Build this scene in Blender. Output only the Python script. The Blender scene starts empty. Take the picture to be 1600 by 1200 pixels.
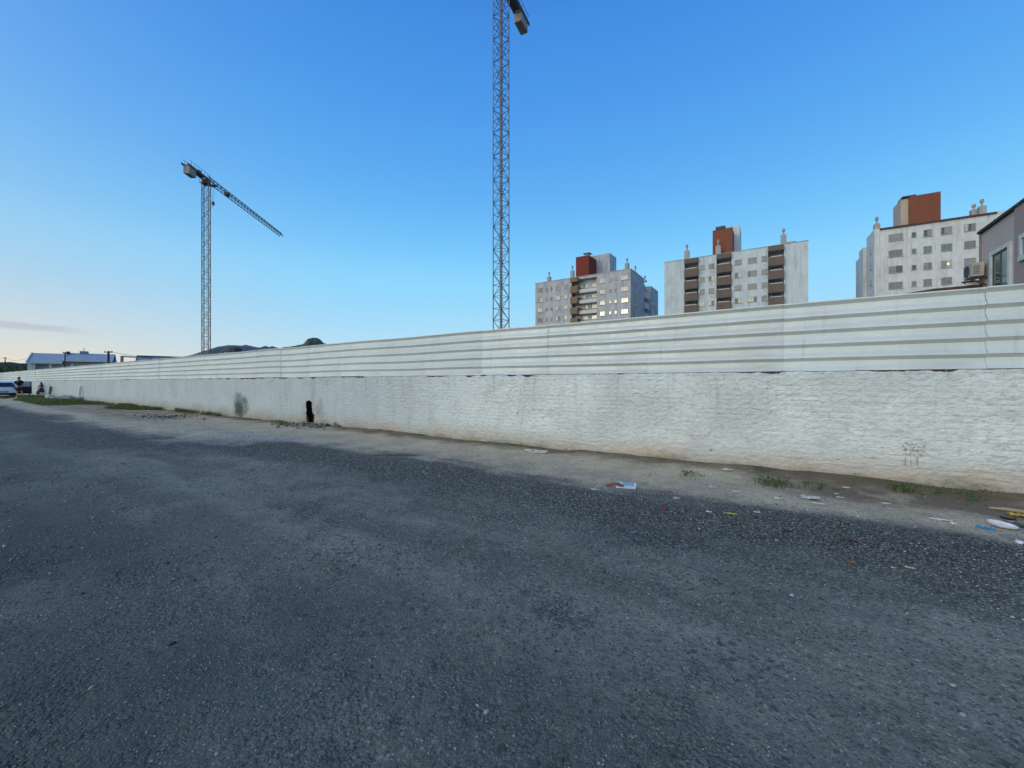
import bpy, math, random
import numpy as np
from mathutils import Vector, Matrix

random.seed(7)
rng = np.random.default_rng(7)
sc = bpy.context.scene
col = sc.collection
R = math.radians
F, CX, HY, H = 630.0, 800.0, 597.5, 1.5          # lens (px), centre, horizon row, eye height


def s2l(c):
    c = c / 255.0
    return c / 12.92 if c <= 0.04045 else ((c + 0.055) / 1.055) ** 2.4


def rgb(r, g, b):
    return (s2l(r), s2l(g), s2l(b), 1)


def at(px, Y):
    return (px - CX) / F * Y


def zh(py, Y):
    return H + (HY - py) / F * Y


# ------------------------------------------------------------------ noise
def _h(ix, iy, seed):
    n = (ix.astype(np.int64) * 374761393 + iy.astype(np.int64) * 668265263 + seed * 982451653) & 0x7FFFFFFF
    n = ((n ^ (n >> 13)) * 1274126177) & 0x7FFFFFFF
    return ((n ^ (n >> 16)) & 0xFFFF) / 65535.0


def vnoise(x, y, seed=0):
    x = np.asarray(x, float); y = np.asarray(y, float)
    ix = np.floor(x); iy = np.floor(y); fx = x - ix; fy = y - iy
    fx = fx * fx * (3 - 2 * fx); fy = fy * fy * (3 - 2 * fy)
    a = _h(ix, iy, seed); b = _h(ix + 1, iy, seed); c = _h(ix, iy + 1, seed); d = _h(ix + 1, iy + 1, seed)
    return (a + (b - a) * fx) * (1 - fy) + (c + (d - c) * fx) * fy - 0.5


def fbm(x, y, seed=0, o=4):
    t = 0; a = 1.0
    for k in range(o):
        t = t + a * vnoise(x * 2 ** k, y * 2 ** k, seed + k * 17)
        a *= 0.5
    return t


# ------------------------------------------------------------------ mesh builder
class MB:
    def __init__(s):
        s.v = []; s.f = []

    def add(s, vs, fs):
        o = len(s.v)
        s.v += [tuple(p) for p in vs]
        s.f += [tuple(i + o for i in f) for f in fs]
        return s

    def box(s, x0, x1, y0, y1, z0, z1):
        v = [(x, y, z) for z in (z0, z1) for y in (y0, y1) for x in (x0, x1)]
        return s.add(v, [(0, 2, 3, 1), (4, 5, 7, 6), (0, 1, 5, 4), (2, 6, 7, 3), (0, 4, 6, 2), (1, 3, 7, 5)])

    def bar(s, p0, p1, w, h=None):
        p0 = Vector(p0); p1 = Vector(p1); h = h or w
        d = (p1 - p0).normalized()
        up = Vector((0, 0, 1)) if abs(d.z) < 0.95 else Vector((1, 0, 0))
        a = d.cross(up).normalized() * w / 2; b = a.cross(d).normalized() * h / 2
        v = [p + i * a + j * b for p in (p0, p1) for i, j in ((-1, -1), (1, -1), (1, 1), (-1, 1))]
        return s.add(v, [(3, 2, 1, 0), (4, 5, 6, 7), (0, 1, 5, 4), (1, 2, 6, 5), (2, 3, 7, 6), (3, 0, 4, 7)])

    def tube(s, p0, p1, r0, r1=None, n=8):
        return s.path([p0, p1], [r0, r0 if r1 is None else r1], n)

    def path(s, pts, rad, n=8):
        pts = [Vector(p) for p in pts]
        if not hasattr(rad, '__len__'):
            rad = [rad] * len(pts)
        rings = []; vs = []; fs = []
        for i, p in enumerate(pts):
            d = (pts[min(i + 1, len(pts) - 1)] - pts[max(i - 1, 0)]).normalized()
            up = Vector((0, 0, 1)) if abs(d.z) < 0.9 else Vector((1, 0, 0))
            a = d.cross(up).normalized(); b = d.cross(a).normalized()
            rings.append(len(vs))
            for k in range(n):
                t = 2 * math.pi * k / n
                vs.append(p + (a * math.cos(t) + b * math.sin(t)) * rad[i])
        for i in range(len(pts) - 1):
            for k in range(n):
                k2 = (k + 1) % n
                fs.append((rings[i] + k, rings[i] + k2, rings[i + 1] + k2, rings[i + 1] + k))
        fs.append(tuple(range(n - 1, -1, -1))); fs.append(tuple(rings[-1] + k for k in range(n)))
        return s.add(vs, fs)

    def lathe(s, prof, c=(0, 0, 0), n=24, sx=1, sy=1):
        vs = []; fs = []
        for r, z in prof:
            for k in range(n):
                t = 2 * math.pi * k / n
                vs.append((c[0] + r * sx * math.cos(t), c[1] + r * sy * math.sin(t), c[2] + z))
        for i in range(len(prof) - 1):
            for k in range(n):
                k2 = (k + 1) % n
                fs.append((i * n + k, i * n + k2, (i + 1) * n + k2, (i + 1) * n + k))
        if prof[0][0] > 1e-4: fs.append(tuple(range(n - 1, -1, -1)))
        if prof[-1][0] > 1e-4: fs.append(tuple((len(prof) - 1) * n + k for k in range(n)))
        return s.add(vs, fs)

    def ell(s, c, r, n=12, m=8):
        prof = [(max(1e-5, math.sin(math.pi * i / m)), -math.cos(math.pi * i / m)) for i in range(m + 1)]
        o = len(s.v)
        s.lathe([(p, z) for p, z in prof], (0, 0, 0), n)
        for i in range(o, len(s.v)):
            x, y, z = s.v[i]
            s.v[i] = (c[0] + x * r[0], c[1] + y * r[1], c[2] + z * r[2])
        return s

    def prism(s, poly, y0, y1):
        """polygon in x,z (counter-clockwise seen from -y) extruded along y"""
        n = len(poly)
        v = [(x, y0, z) for x, z in poly] + [(x, y1, z) for x, z in poly]
        f = [tuple(range(n)), tuple(range(2 * n - 1, n - 1, -1))]
        f += [((i + 1) % n, i, n + i, n + (i + 1) % n) for i in range(n)]
        return s.add(v, f)

    def prismx(s, poly, x0, x1):
        """polygon in y,z extruded along x"""
        n = len(poly)
        v = [(x0, y, z) for y, z in poly] + [(x1, y, z) for y, z in poly]
        f = [tuple(range(n - 1, -1, -1)), tuple(range(n, 2 * n))]
        f += [(i, (i + 1) % n, n + (i + 1) % n, n + i) for i in range(n)]
        return s.add(v, f)

    def build(s, name, mat, parent=None, smooth=False, loc=None):
        me = bpy.data.meshes.new(name)
        me.from_pydata(s.v, [], s.f)
        me.update()
        return link(name, me, mat, parent, smooth, loc)


def link(name, me, mat, parent=None, smooth=False, loc=None):
    if mat is not None: me.materials.append(mat)
    if smooth: me.polygons.foreach_set('use_smooth', [True] * len(me.polygons))
    o = bpy.data.objects.new(name, me)
    col.objects.link(o)
    if parent is not None: o.parent = parent
    if loc is not None: o.location = loc
    return o


def npmesh(name, V, Fq, mat, parent=None, smooth=True):
    me = bpy.data.meshes.new(name)
    V = np.asarray(V, np.float32); Fq = np.asarray(Fq, np.int32)
    k = Fq.shape[1]
    me.vertices.add(len(V)); me.vertices.foreach_set('co', V.ravel())
    me.loops.add(Fq.size); me.loops.foreach_set('vertex_index', Fq.ravel())
    me.polygons.add(len(Fq))
    me.polygons.foreach_set('loop_start', np.arange(0, Fq.size, k, dtype=np.int32))
    me.polygons.foreach_set('loop_total', np.full(len(Fq), k, np.int32))
    me.update(calc_edges=True); me.validate()
    return link(name, me, mat, parent, smooth)


def tag(o, label=None, cat=None, group=None, kind=None):
    if label: o['label'] = label
    if cat: o['category'] = cat
    if group: o['group'] = group
    if kind: o['kind'] = kind
    return o


def thing(name, label, cat, loc=(0, 0, 0), rz=0.0, group=None):
    o = bpy.data.objects.new(name, None)
    o.empty_display_size = 0.2
    col.objects.link(o)
    o.location = loc; o.rotation_euler = (0, 0, rz)
    return tag(o, label, cat, group)


# ------------------------------------------------------------------ materials
class NT:
    def __init__(s, name):
        s.m = bpy.data.materials.new(name); s.m.use_nodes = True
        s.t = s.m.node_tree; s.b = s.t.nodes['Principled BSDF']

    def n(s, typ, **kw):
        nd = s.t.nodes.new('ShaderNode' + typ)
        for k, v in kw.items(): setattr(nd, k, v)
        return nd

    def put(s, sock, v):
        if v is None: return
        if hasattr(v, 'is_output'): s.t.links.new(v, sock)
        elif isinstance(v, (tuple, list)) and len(v) == 3 and sock.type == 'RGBA': sock.default_value = (*v, 1)
        else: sock.default_value = v

    def math(s, op, a, b=None, c=None, clamp=False):
        nd = s.n('Math', operation=op, use_clamp=clamp)
        for i, v in enumerate((a, b, c)): s.put(nd.inputs[i], v)
        return nd.outputs[0]

    def vmath(s, op, a, b=None):
        nd = s.n('VectorMath', operation=op)
        s.put(nd.inputs[0], a); s.put(nd.inputs[1], b)
        return nd.outputs['Value'] if op in ('DOT_PRODUCT', 'LENGTH', 'DISTANCE') else nd.outputs[0]

    def noise(s, vec, scale, detail=4, rough=0.55, out=0):
        nd = s.n('TexNoise'); s.put(nd.inputs['Vector'], vec)
        nd.inputs['Scale'].default_value = scale; nd.inputs['Detail'].default_value = detail
        nd.inputs['Roughness'].default_value = rough
        return nd.outputs[out]

    def voro(s, vec, scale, feat='F1', out='Distance'):
        nd = s.n('TexVoronoi', feature=feat); s.put(nd.inputs['Vector'], vec)
        nd.inputs['Scale'].default_value = scale
        return nd.outputs[out]

    def ramp(s, v, a, b, to0=0.0, to1=1.0):
        nd = s.n('MapRange', interpolation_type='SMOOTHSTEP')
        s.put(nd.inputs[0], v)
        for i, q in enumerate((a, b, to0, to1)): nd.inputs[i + 1].default_value = q
        return nd.outputs[0]

    def mix(s, fac, a, b, mode='MIX'):
        nd = s.n('Mix', data_type='RGBA', blend_type=mode)
        s.put(nd.inputs[0], fac); s.put(nd.inputs[6], a); s.put(nd.inputs[7], b)
        return nd.outputs[2]

    def scale(s, vec, v):
        nd = s.n('Mapping'); s.put(nd.inputs[0], vec); nd.inputs[3].default_value = v
        return nd.outputs[0]

    def coord(s, which='Object'):
        return s.n('TexCoord').outputs[which]

    def pos(s):
        return s.n('NewGeometry').outputs['Position']

    def sep(s, vec):
        nd = s.n('SeparateXYZ'); s.put(nd.inputs[0], vec)
        return nd.outputs

    def bump(s, h, strength=0.5, dist=0.01):
        nd = s.n('Bump'); nd.inputs['Strength'].default_value = strength; nd.inputs['Distance'].default_value = dist
        s.put(nd.inputs['Height'], h); s.t.links.new(nd.outputs[0], s.b.inputs['Normal'])

    def fin(s, base=None, rough=None, metal=None, spec=None):
        for k, v in (('Base Color', base), ('Roughness', rough), ('Metallic', metal), ('Specular IOR Level', spec)):
            s.put(s.b.inputs[k], v)
        return s.m


def plain(name, c, rough=0.6, metal=0, spec=0.4, var=0.12, scale=3.0, c2=None, bump=0.0, coord='Object'):
    """a colour with worn mottling"""
    m = NT(name)
    v = m.coord(coord)
    c2 = c2 or tuple(x * (1 - var * 2) for x in c)
    f = m.ramp(m.noise(v, scale, 6, 0.65), 0.32, 0.7)
    base = m.mix(f, c, c2)
    if bump: m.bump(m.noise(v, scale * 8, 5), bump, 0.01)
    r = m.ramp(m.noise(v, scale * 2.3, 3), 0.3, 0.7, rough * 0.85, min(1, rough * 1.15))
    return m.fin(base, r, metal, spec)


def facade(name, c, stain, amount=0.6, scale=0.35):
    """weather-stained render: mottled, with rain streaks running down"""
    m = NT(name)
    v = m.coord('Object')
    big = m.ramp(m.noise(v, scale, 6, 0.7), 0.38, 0.72)
    streak = m.ramp(m.noise(m.scale(v, (1.6, 1.6, 0.13)), 1.0, 5, 0.75), 0.45, 0.66)
    fine = m.noise(v, 4.0, 4)
    a = m.math('MULTIPLY', m.math('MAXIMUM', m.math('MULTIPLY', big, 0.8), streak), amount * 1.3, clamp=True)
    base = m.mix(a, c, stain)
    base = m.mix(m.ramp(fine, 0.3, 0.75, 0, 0.25), base, tuple(x * 0.75 for x in c))
    return m.fin(base, 0.9, 0, 0.2)


def island(name, c1, c2, rough=0.9, spec=0.2):
    m = NT(name)
    r = m.n('NewGeometry').outputs['Random Per Island']
    f = m.math('POWER', r, 2.0)
    base = m.mix(f, c1, c2)
    return m.fin(base, rough, 0, spec)


# wall frame
WD = Vector((-0.8396, 0.5432, 0))              # along the wall, to the far left
WU = -WD
WN = Vector((0.5432, 0.8396, 0))               # away from the camera
WDIST = 8.04
W0 = Vector((0, 9.577, 0))
WTH = math.atan2(WU.y, WU.x)


def wall_u(px):
    Y = 9338.0 / (px + 175.0)
    return (px - CX) / F * Y / 0.8396


def wall_pt(u, w=0.0, z=0.0):
    """point on / in front (w>0) of the wall"""
    p = W0 + WU * u - WN * w
    return Vector((p.x, p.y, z))


def gpt(px, py, lift=0.0):
    """ground point that a spot of the road is at"""
    Y = H * F / (py - HY)
    for _ in range(3):
        x = at(px, Y); g = float(gz(np.array([x]), np.array([Y]))[0])
        Y = (H - g) * F / (py - HY)
    x = at(px, Y)
    return Vector((x, Y, float(gz(np.array([x]), np.array([Y]))[0]) + lift))


# ------------------------------------------------------------------ ground
def gz(x, y):
    w = WDIST - (x * 0.5432 + y * 0.8396)
    u = (x * 0.8396 - (y - 9.577) * 0.5432)
    r = np.hypot(x, y)
    near = np.clip(1.2 - r / 60.0, 0, 1)
    z = fbm(x / 3.2, y / 3.2, 3, 3) * 0.035 * near
    z = z + fbm(x / 0.5, y / 0.5, 11, 4) * 0.018 * np.clip(1.1 - r / 25.0, 0, 1)
    z = z - np.abs(fbm(x / 0.10, y / 0.10, 23, 2)) * 0.014 * np.clip(1.0 - r / 9.0, 0, 1)
    # windrow of loose gravel and the dirt bank at the wall foot
    band = np.exp(-((w - 3.0 - 0.5 * vnoise(u / 3, w * 0, 5)) / 0.45) ** 2)
    z = z + 0.03 * band * near
    foot = np.clip(1 - w / 1.3, 0, 1) * (w > -0.6)
    z = z + foot * (0.05 + 0.05 * fbm(u / 1.2, w / 1.2, 31, 3)) * near
    # grassy dirt mounds farther along the wall
    m1 = np.exp(-((u + 46) / 14.0) ** 2) * np.clip(1 - np.abs(w - 1.4) / 2.4, 0, 1)
    z = z + 0.28 * m1
    return z


def make_ground():
    rad = np.concatenate([np.geomspace(0.35, 70, 400), np.geomspace(75, 6000, 40)])
    na = 900
    th = np.linspace(0, 2 * math.pi, na, endpoint=False)
    rr, tt = np.meshgrid(rad, th, indexing='ij')
    x = rr * np.cos(tt); y = rr * np.sin(tt)
    z = gz(x, y)
    V = np.stack([x, y, z], -1).reshape(-1, 3)
    V = np.vstack([V, [[0, 0, 0]]])
    i, j = np.meshgrid(np.arange(len(rad) - 1), np.arange(na), indexing='ij')
    j2 = (j + 1) % na
    Q = np.stack([i * na + j, (i + 1) * na + j, (i + 1) * na + j2, i * na + j2], -1).reshape(-1, 4)
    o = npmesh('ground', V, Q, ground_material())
    tag(o, kind='structure')
    return o


def ground_material():
    m = NT('road_dirt')
    p = m.pos()
    w = m.math('SUBTRACT', WDIST, m.vmath('DOT_PRODUCT', p, tuple(WN)))
    u = m.vmath('DOT_PRODUCT', m.vmath('SUBTRACT', p, tuple(W0)), tuple(WU))
    n1 = m.noise(p, 0.33, 5, 0.6)
    n2 = m.noise(p, 1.3, 5, 0.6)
    n3 = m.noise(p, 9.0, 5, 0.65)
    n4 = m.noise(p, 60.0, 3, 0.6)
    # streaks along the driving direction
    cu = m.n('CombineXYZ'); m.put(cu.inputs[0], m.math('MULTIPLY', u, 0.22)); m.put(cu.inputs[1], w)
    ns = m.noise(cu.outputs[0], 1.1, 5, 0.6)
    wn = m.math('ADD', w, m.math('MULTIPLY', m.math('SUBTRACT', m.noise(cu.outputs[0], 0.9, 4, 0.6), 0.5), 2.6))
    wn = m.math('ADD', wn, m.math('MULTIPLY', m.math('SUBTRACT', n3, 0.5), 0.55))
    # packed dirt
    c = m.mix(m.ramp(n1, 0.38, 0.62), (0.172, 0.168, 0.132), (0.275, 0.265, 0.207))
    c = m.mix(m.ramp(ns, 0.44, 0.62, 0, 0.7), c, (0.11, 0.108, 0.09))
    cu2 = m.n('CombineXYZ'); m.put(cu2.inputs[0], m.math('MULTIPLY', u, 0.09)); m.put(cu2.inputs[1], w); m.put(cu2.inputs[2], 7.3)
    trk = m.ramp(m.noise(cu2.outputs[0], 0.85, 3, 0.5), 0.52, 0.63)
    c = m.mix(m.math('MULTIPLY', m.math('MULTIPLY', trk, m.ramp(n2, 0.3, 0.6, 0.35, 0.9)), m.ramp(w, 3.2, 4.6)), c, (0.30, 0.285, 0.225))
    c = m.mix(m.math('MULTIPLY', m.ramp(m.noise(p, 0.8, 4, 0.6), 0.55, 0.7), 0.5), c, (0.225, 0.175, 0.115))
    c = m.mix(m.ramp(n2, 0.52, 0.68, 0, 0.6), c, (0.29, 0.275, 0.22))
    c = m.mix(m.ramp(n3, 0.48, 0.7, 0, 0.65), c, (0.125, 0.115, 0.095))
    n5 = m.noise(p, 24.0, 4, 0.65)
    c = m.mix(m.ramp(n5, 0.52, 0.68, 0, 0.6), c, (0.085, 0.08, 0.07))
    c = m.mix(m.ramp(n5, 0.46, 0.30, 0, 0.35), c, (0.34, 0.32, 0.26))
    # stones set in it
    vc = m.n('TexVoronoi'); m.put(vc.inputs['Vector'], p); vc.inputs['Scale'].default_value = 48
    sv = m.sep(vc.outputs['Color'])
    stone = m.mix(m.math('POWER', sv[0], 1.9), (0.07, 0.076, 0.07), (0.40, 0.41, 0.375))
    gap = m.ramp(vc.outputs['Distance'], 0.36, 0.7)
    stone = m.mix(gap, stone, (0.05, 0.053, 0.048))
    wn3 = m.math('ADD', wn, m.math('MULTIPLY', m.math('SUBTRACT', n2, 0.5), 1.6))
    wn3 = m.math('SUBTRACT', wn3, m.ramp(u, -3.0, -9.5, 0, 1.7))
    grav = m.math('MULTIPLY', m.ramp(wn3, 2.0, 3.0), m.ramp(wn3, 3.3, 5.0, 1, 0))
    patch = m.math('MULTIPLY', m.ramp(m.noise(p, 0.55, 5, 0.65), 0.53, 0.64), m.ramp(wn, 3.0, 4.5))
    near = m.math("MULTIPLY", m.ramp(wn, 5.2, 7.6), m.ramp(m.noise(p, 1.9, 4, 0.7), 0.42, 0.68, 0.05, 0.6))
    g = m.math('MAXIMUM', m.math('MAXIMUM', grav, m.math('MULTIPLY', patch, 0.75)), near)
    g = m.math('MULTIPLY', g, m.ramp(n3, 0.3, 0.55, 0.55, 1.0))
    # sand strip
    wn2 = m.math('ADD', wn, m.math('MULTIPLY', m.math('SUBTRACT', n5, 0.5), 1.3))
    wn2 = m.math('ADD', wn2, m.math('MULTIPLY', m.math('SUBTRACT', n2, 0.5), 1.2))
    wn2 = m.math('SUBTRACT', wn2, m.ramp(u, -3.0, -9.5, 0, 1.9))
    sand = m.ramp(wn2, 1.55, 2.95, 1, 0)
    sc_ = m.mix(m.ramp(n2, 0.35, 0.65), (0.55, 0.465, 0.325), (0.42, 0.36, 0.26))
    sc_ = m.mix(m.ramp(n3, 0.52, 0.75, 0, 0.5), sc_, (0.29, 0.26, 0.205))
    c = m.mix(sand, c, sc_)
    c = m.mix(g, c, stone)
    # worn concrete slab remains by the hole
    d1 = m.vmath('DISTANCE', m.vmath('MULTIPLY', m.vmath('SUBTRACT', p, (-6.9, 10.6, 0)), (0.36, 0.95, 0)), (0, 0, 0))
    d1 = m.math('ADD', d1, m.math('MULTIPLY', m.math('SUBTRACT', n2, 0.5), 2.2))
    slab = m.math('MULTIPLY', m.ramp(d1, 0.55, 1.0, 1, 0), m.ramp(n3, 0.36, 0.5))
    c = m.mix(m.math('MULTIPLY', slab, 0.8), c, (0.40, 0.385, 0.335))
    d2 = m.vmath('DISTANCE', m.vmath('MULTIPLY', m.vmath('SUBTRACT', p, (-2.35, 8.3, 0)), (1.6, 3.2, 0)), (0, 0, 0))
    c = m.mix(m.ramp(m.math('ADD', d2, m.math('MULTIPLY', n3, 0.6)), 0.8, 1.25, 0.85, 0), c, (0.075, 0.055, 0.04))
    # soil and moss against the wall
    wf = m.math('ADD', w, m.math('MULTIPLY', m.math('SUBTRACT', m.noise(p, 1.1, 5, 0.65), 0.5), 1.6))
    soil = m.ramp(wf, 0.2, 0.85, 1, 0)
    c = m.mix(m.math('MULTIPLY', soil, 0.85), c, m.mix(m.ramp(n3, 0.4, 0.65), (0.115, 0.088, 0.06), (0.19, 0.15, 0.105)))
    moss = m.math('MULTIPLY', m.ramp(wf, 0.0, 0.4, 1, 0), m.ramp(m.noise(p, 2.6, 4), 0.48, 0.6))
    c = m.mix(moss, c, (0.075, 0.085, 0.04))
    right = m.math('MULTIPLY', m.ramp(u, 4.4, 6.2), m.ramp(wf, 1.2, 1.9, 1, 0))
    c = m.mix(m.math('MULTIPLY', right, m.ramp(n2, 0.33, 0.52, 0.3, 0.9)), c, (0.15, 0.108, 0.072))
    # stones bedded everywhere: dark and pale chips of several sizes
    for (vs_, lo, hi) in ((34, 0.16, 0.93), (62, 0.22, 0.90), (110, 0.24, 0.88)):
        vk = m.n('TexVoronoi'); m.put(vk.inputs['Vector'], p); vk.inputs['Scale'].default_value = vs_
        q = m.sep(vk.outputs['Color'])
        dd = m.ramp(vk.outputs['Distance'], 0.30, 0.48, 1, 0)
        k0 = m.math('MULTIPLY', m.math('LESS_THAN', q[0], lo), dd)
        k1 = m.math('MULTIPLY', m.math('GREATER_THAN', q[0], hi), dd)
        away = m.ramp(wf, 0.3, 1.5, 0.35, 1)
        c = m.mix(m.math('MULTIPLY', m.math('MULTIPLY', k0, away), 0.72), c, (0.045, 0.048, 0.045))
        c = m.mix(m.math('MULTIPLY', m.math('MULTIPLY', k1, away), 0.6), c, (0.37, 0.38, 0.35))
    # stonier ground towards the camera, darkened: lens falloff painted into the colour
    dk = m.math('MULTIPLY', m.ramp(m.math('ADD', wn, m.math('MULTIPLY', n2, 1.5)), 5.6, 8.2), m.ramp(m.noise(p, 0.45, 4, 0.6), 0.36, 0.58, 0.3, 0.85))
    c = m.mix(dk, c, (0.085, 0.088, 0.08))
    # clusters of bedded dark lumps, and pits whose shade is painted as dark spots
    clu = m.math('MULTIPLY', m.ramp(m.noise(p, 1.05, 4, 0.65), 0.46, 0.62, 0.12, 1), m.ramp(wn, 2.6, 4.2))
    for (vs_, hi) in ((15, 0.34), (26, 0.36)):
        vk = m.n('TexVoronoi'); m.put(vk.inputs['Vector'], m.vmath('ADD', p, m.vmath('MULTIPLY', m.noise(p, 22, 3, 0.6, 1), (0.05, 0.05, 0.05)))); vk.inputs['Scale'].default_value = vs_
        q = m.sep(vk.outputs['Color'])
        k0 = m.math('MULTIPLY', m.math('LESS_THAN', q[1], hi), m.ramp(vk.outputs['Distance'], 0.22, 0.42, 1, 0))
        c = m.mix(m.math('MULTIPLY', m.math('MULTIPLY', k0, clu), 0.75), c, (0.05, 0.05, 0.045))
    # brown earth by the far grass
    be = m.math('MULTIPLY', m.math('MULTIPLY', m.ramp(u, -44, -34), m.ramp(u, -17, -13, 1, 0)), m.ramp(wn, 2.2, 3.6, 1, 0))
    c = m.mix(m.math('MULTIPLY', be, m.ramp(n2, 0.36, 0.58, 0.3, 0.85)), c, (0.20, 0.16, 0.11))
    # fine grit
    c = m.mix(m.ramp(n4, 0.56, 0.72, 0, 0.45), c, (0.09, 0.08, 0.07))
    c = m.mix(m.ramp(m.noise(p, 85, 2), 0.66, 0.74, 0, 0.5), c, (0.45, 0.41, 0.36))
    far = m.vmath('LENGTH', p)
    c = m.mix(m.ramp(far, 90, 160), c, (0.12, 0.12, 0.075))
    hgt = m.math('ADD', m.math('ADD', m.math('MULTIPLY', n4, 0.4), m.math('MULTIPLY', n3, 0.5)), m.math('MULTIPLY', n5, -0.5))
    hgt = m.math('SUBTRACT', hgt, m.math('MULTIPLY', m.math('MULTIPLY', gap, g), 0.8))
    m.bump(hgt, 0.9, 0.03)
    return m.fin(c, 0.93, 0, 0.15)


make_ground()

# loose stones: thousands of chips in one sheet of gravel
ICO_V = None


def ico():
    import bmesh
    bm = bmesh.new(); bmesh.ops.create_icosphere(bm, subdivisions=1, radius=1)
    V = np.array([v.co[:] for v in bm.verts]); T = np.array([[v.index for v in f.verts] for f in bm.faces])
    bm.free()
    return V, T


ICO_V, ICO_T = ico()


def stones(name, x, y, size, mat, sink=0.35, zfun=gz, flat=(0.45, 0.85)):
    n = len(x)
    V = np.repeat(ICO_V[None], n, 0)
    V = V * (1 + 0.28 * rng.standard_normal((n, len(ICO_V), 1)).clip(-1.6, 1.6))
    s = np.stack([np.ones(n), rng.uniform(0.6, 1.0, n), rng.uniform(*flat, n)], -1) * size[:, None]
    V = V * s[:, None, :]
    a = rng.uniform(0, 2 * np.pi, n); ca, sa = np.cos(a)[:, None], np.sin(a)[:, None]
    X = V[..., 0] * ca - V[..., 1] * sa + x[:, None]
    Yv = V[..., 0] * sa + V[..., 1] * ca + y[:, None]
    Z = V[..., 2] + (zfun(x, y) + s[:, 2] * sink)[:, None]
    T = (ICO_T[None] + (np.arange(n) * len(ICO_V))[:, None, None]).reshape(-1, 3)
    return npmesh(name, np.stack([X, Yv, Z], -1).reshape(-1, 3), T, mat, smooth=False)


def scatter():
    n = 150000
    r = 1.45 * (24 / 1.45) ** rng.random(n) ** 0.95
    a = rng.uniform(R(28), R(152), n)
    x = r * np.cos(a); y = r * np.sin(a)
    w = WDIST - (x * 0.5432 + y * 0.8396); u = x * 0.8396 - (y - 9.577) * 0.5432
    wob = 1.1 * vnoise(u / 2.6, w * 0 + 2, 77) + 0.5 * vnoise(u / 0.8, w * 0 + 5, 78)
    band = np.exp(-((w - 3.15 - wob) / 0.55) ** 2)
    dens = 0.10 + 0.9 * band + 0.5 * np.clip((fbm(x / 1.4, y / 1.4, 41, 3) - 0.02) * 3, 0, 1) + 0.16 * np.clip((w - 4.5) / 3, 0, 1)
    dens = np.where(w < 2.0, 0.09, dens)
    dens = np.where(w < 0.05, 0, dens)
    keep = rng.random(n) < np.clip(dens, 0, 1)
    x, y, w = x[keep], y[keep], w[keep]
    size = 0.0036 * np.exp(rng.standard_normal(len(x)) * 0.42) * np.clip(np.hypot(x, y) / 4.0, 0.7, 1.9)
    size = np.clip(size, 0.0022, 0.016)
    o = stones('gravel', x, y, size, island('gravel_stone', (0.075, 0.078, 0.072), (0.40, 0.41, 0.375)))
    tag(o, 'loose grey gravel and chips strewn over the dirt road', kind='stuff')


scatter()


def lumps():
    n = 26000
    r = 1.5 * (16 / 1.5) ** rng.random(n)
    a = rng.uniform(R(28), R(152), n)
    x = r * np.cos(a); y = r * np.sin(a)
    w = WDIST - (x * 0.5432 + y * 0.8396)
    k = (rng.random(n) < np.clip((fbm(x / .7, y / .7, 141, 4) - .10) * 2.2, 0, .8) * np.clip((w - 2.6) / 1.2, 0, 1))
    x, y = x[k], y[k]
    size = np.clip(.0078 * np.exp(rng.standard_normal(len(x)) * .36) * np.clip(np.hypot(x, y) / 3.6, .55, 1.1), .004, .017)
    o = stones('coarse_stones', x, y, size, island('coarse_stone', (0.055, 0.056, 0.052), (0.185, 0.185, 0.17)), sink=.15)
    tag(o, 'darker coarse stones lying in clusters on the dirt road', kind='stuff')


lumps()

# ------------------------------------------------------------------ the masonry wall
HOLE_U = wall_u(484); HOLE_Z = 0.43


def hole_r(du, dz):
    """<1 inside the broken hole"""
    t = (dz + 0.36) / 0.76
    half = np.where(t < 0.42, 0.25, 0.25 - 0.07 * np.clip((t - 0.42) / 0.12, 0, 1))
    half = half * np.clip(np.minimum((t + 0.02) / 0.1, (1.05 - t) / 0.1), 0, 1) ** 0.5
    ctr = np.where(t < 0.42, 0.02, -0.04)
    wob = 0.05 * vnoise(du * 0 + 3.3, dz * 9, 8)
    d = np.abs(du - ctr - wob) / np.maximum(half, 1e-3)
    return np.where((t < -0.02) | (t > 1.05), 9, d)


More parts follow.
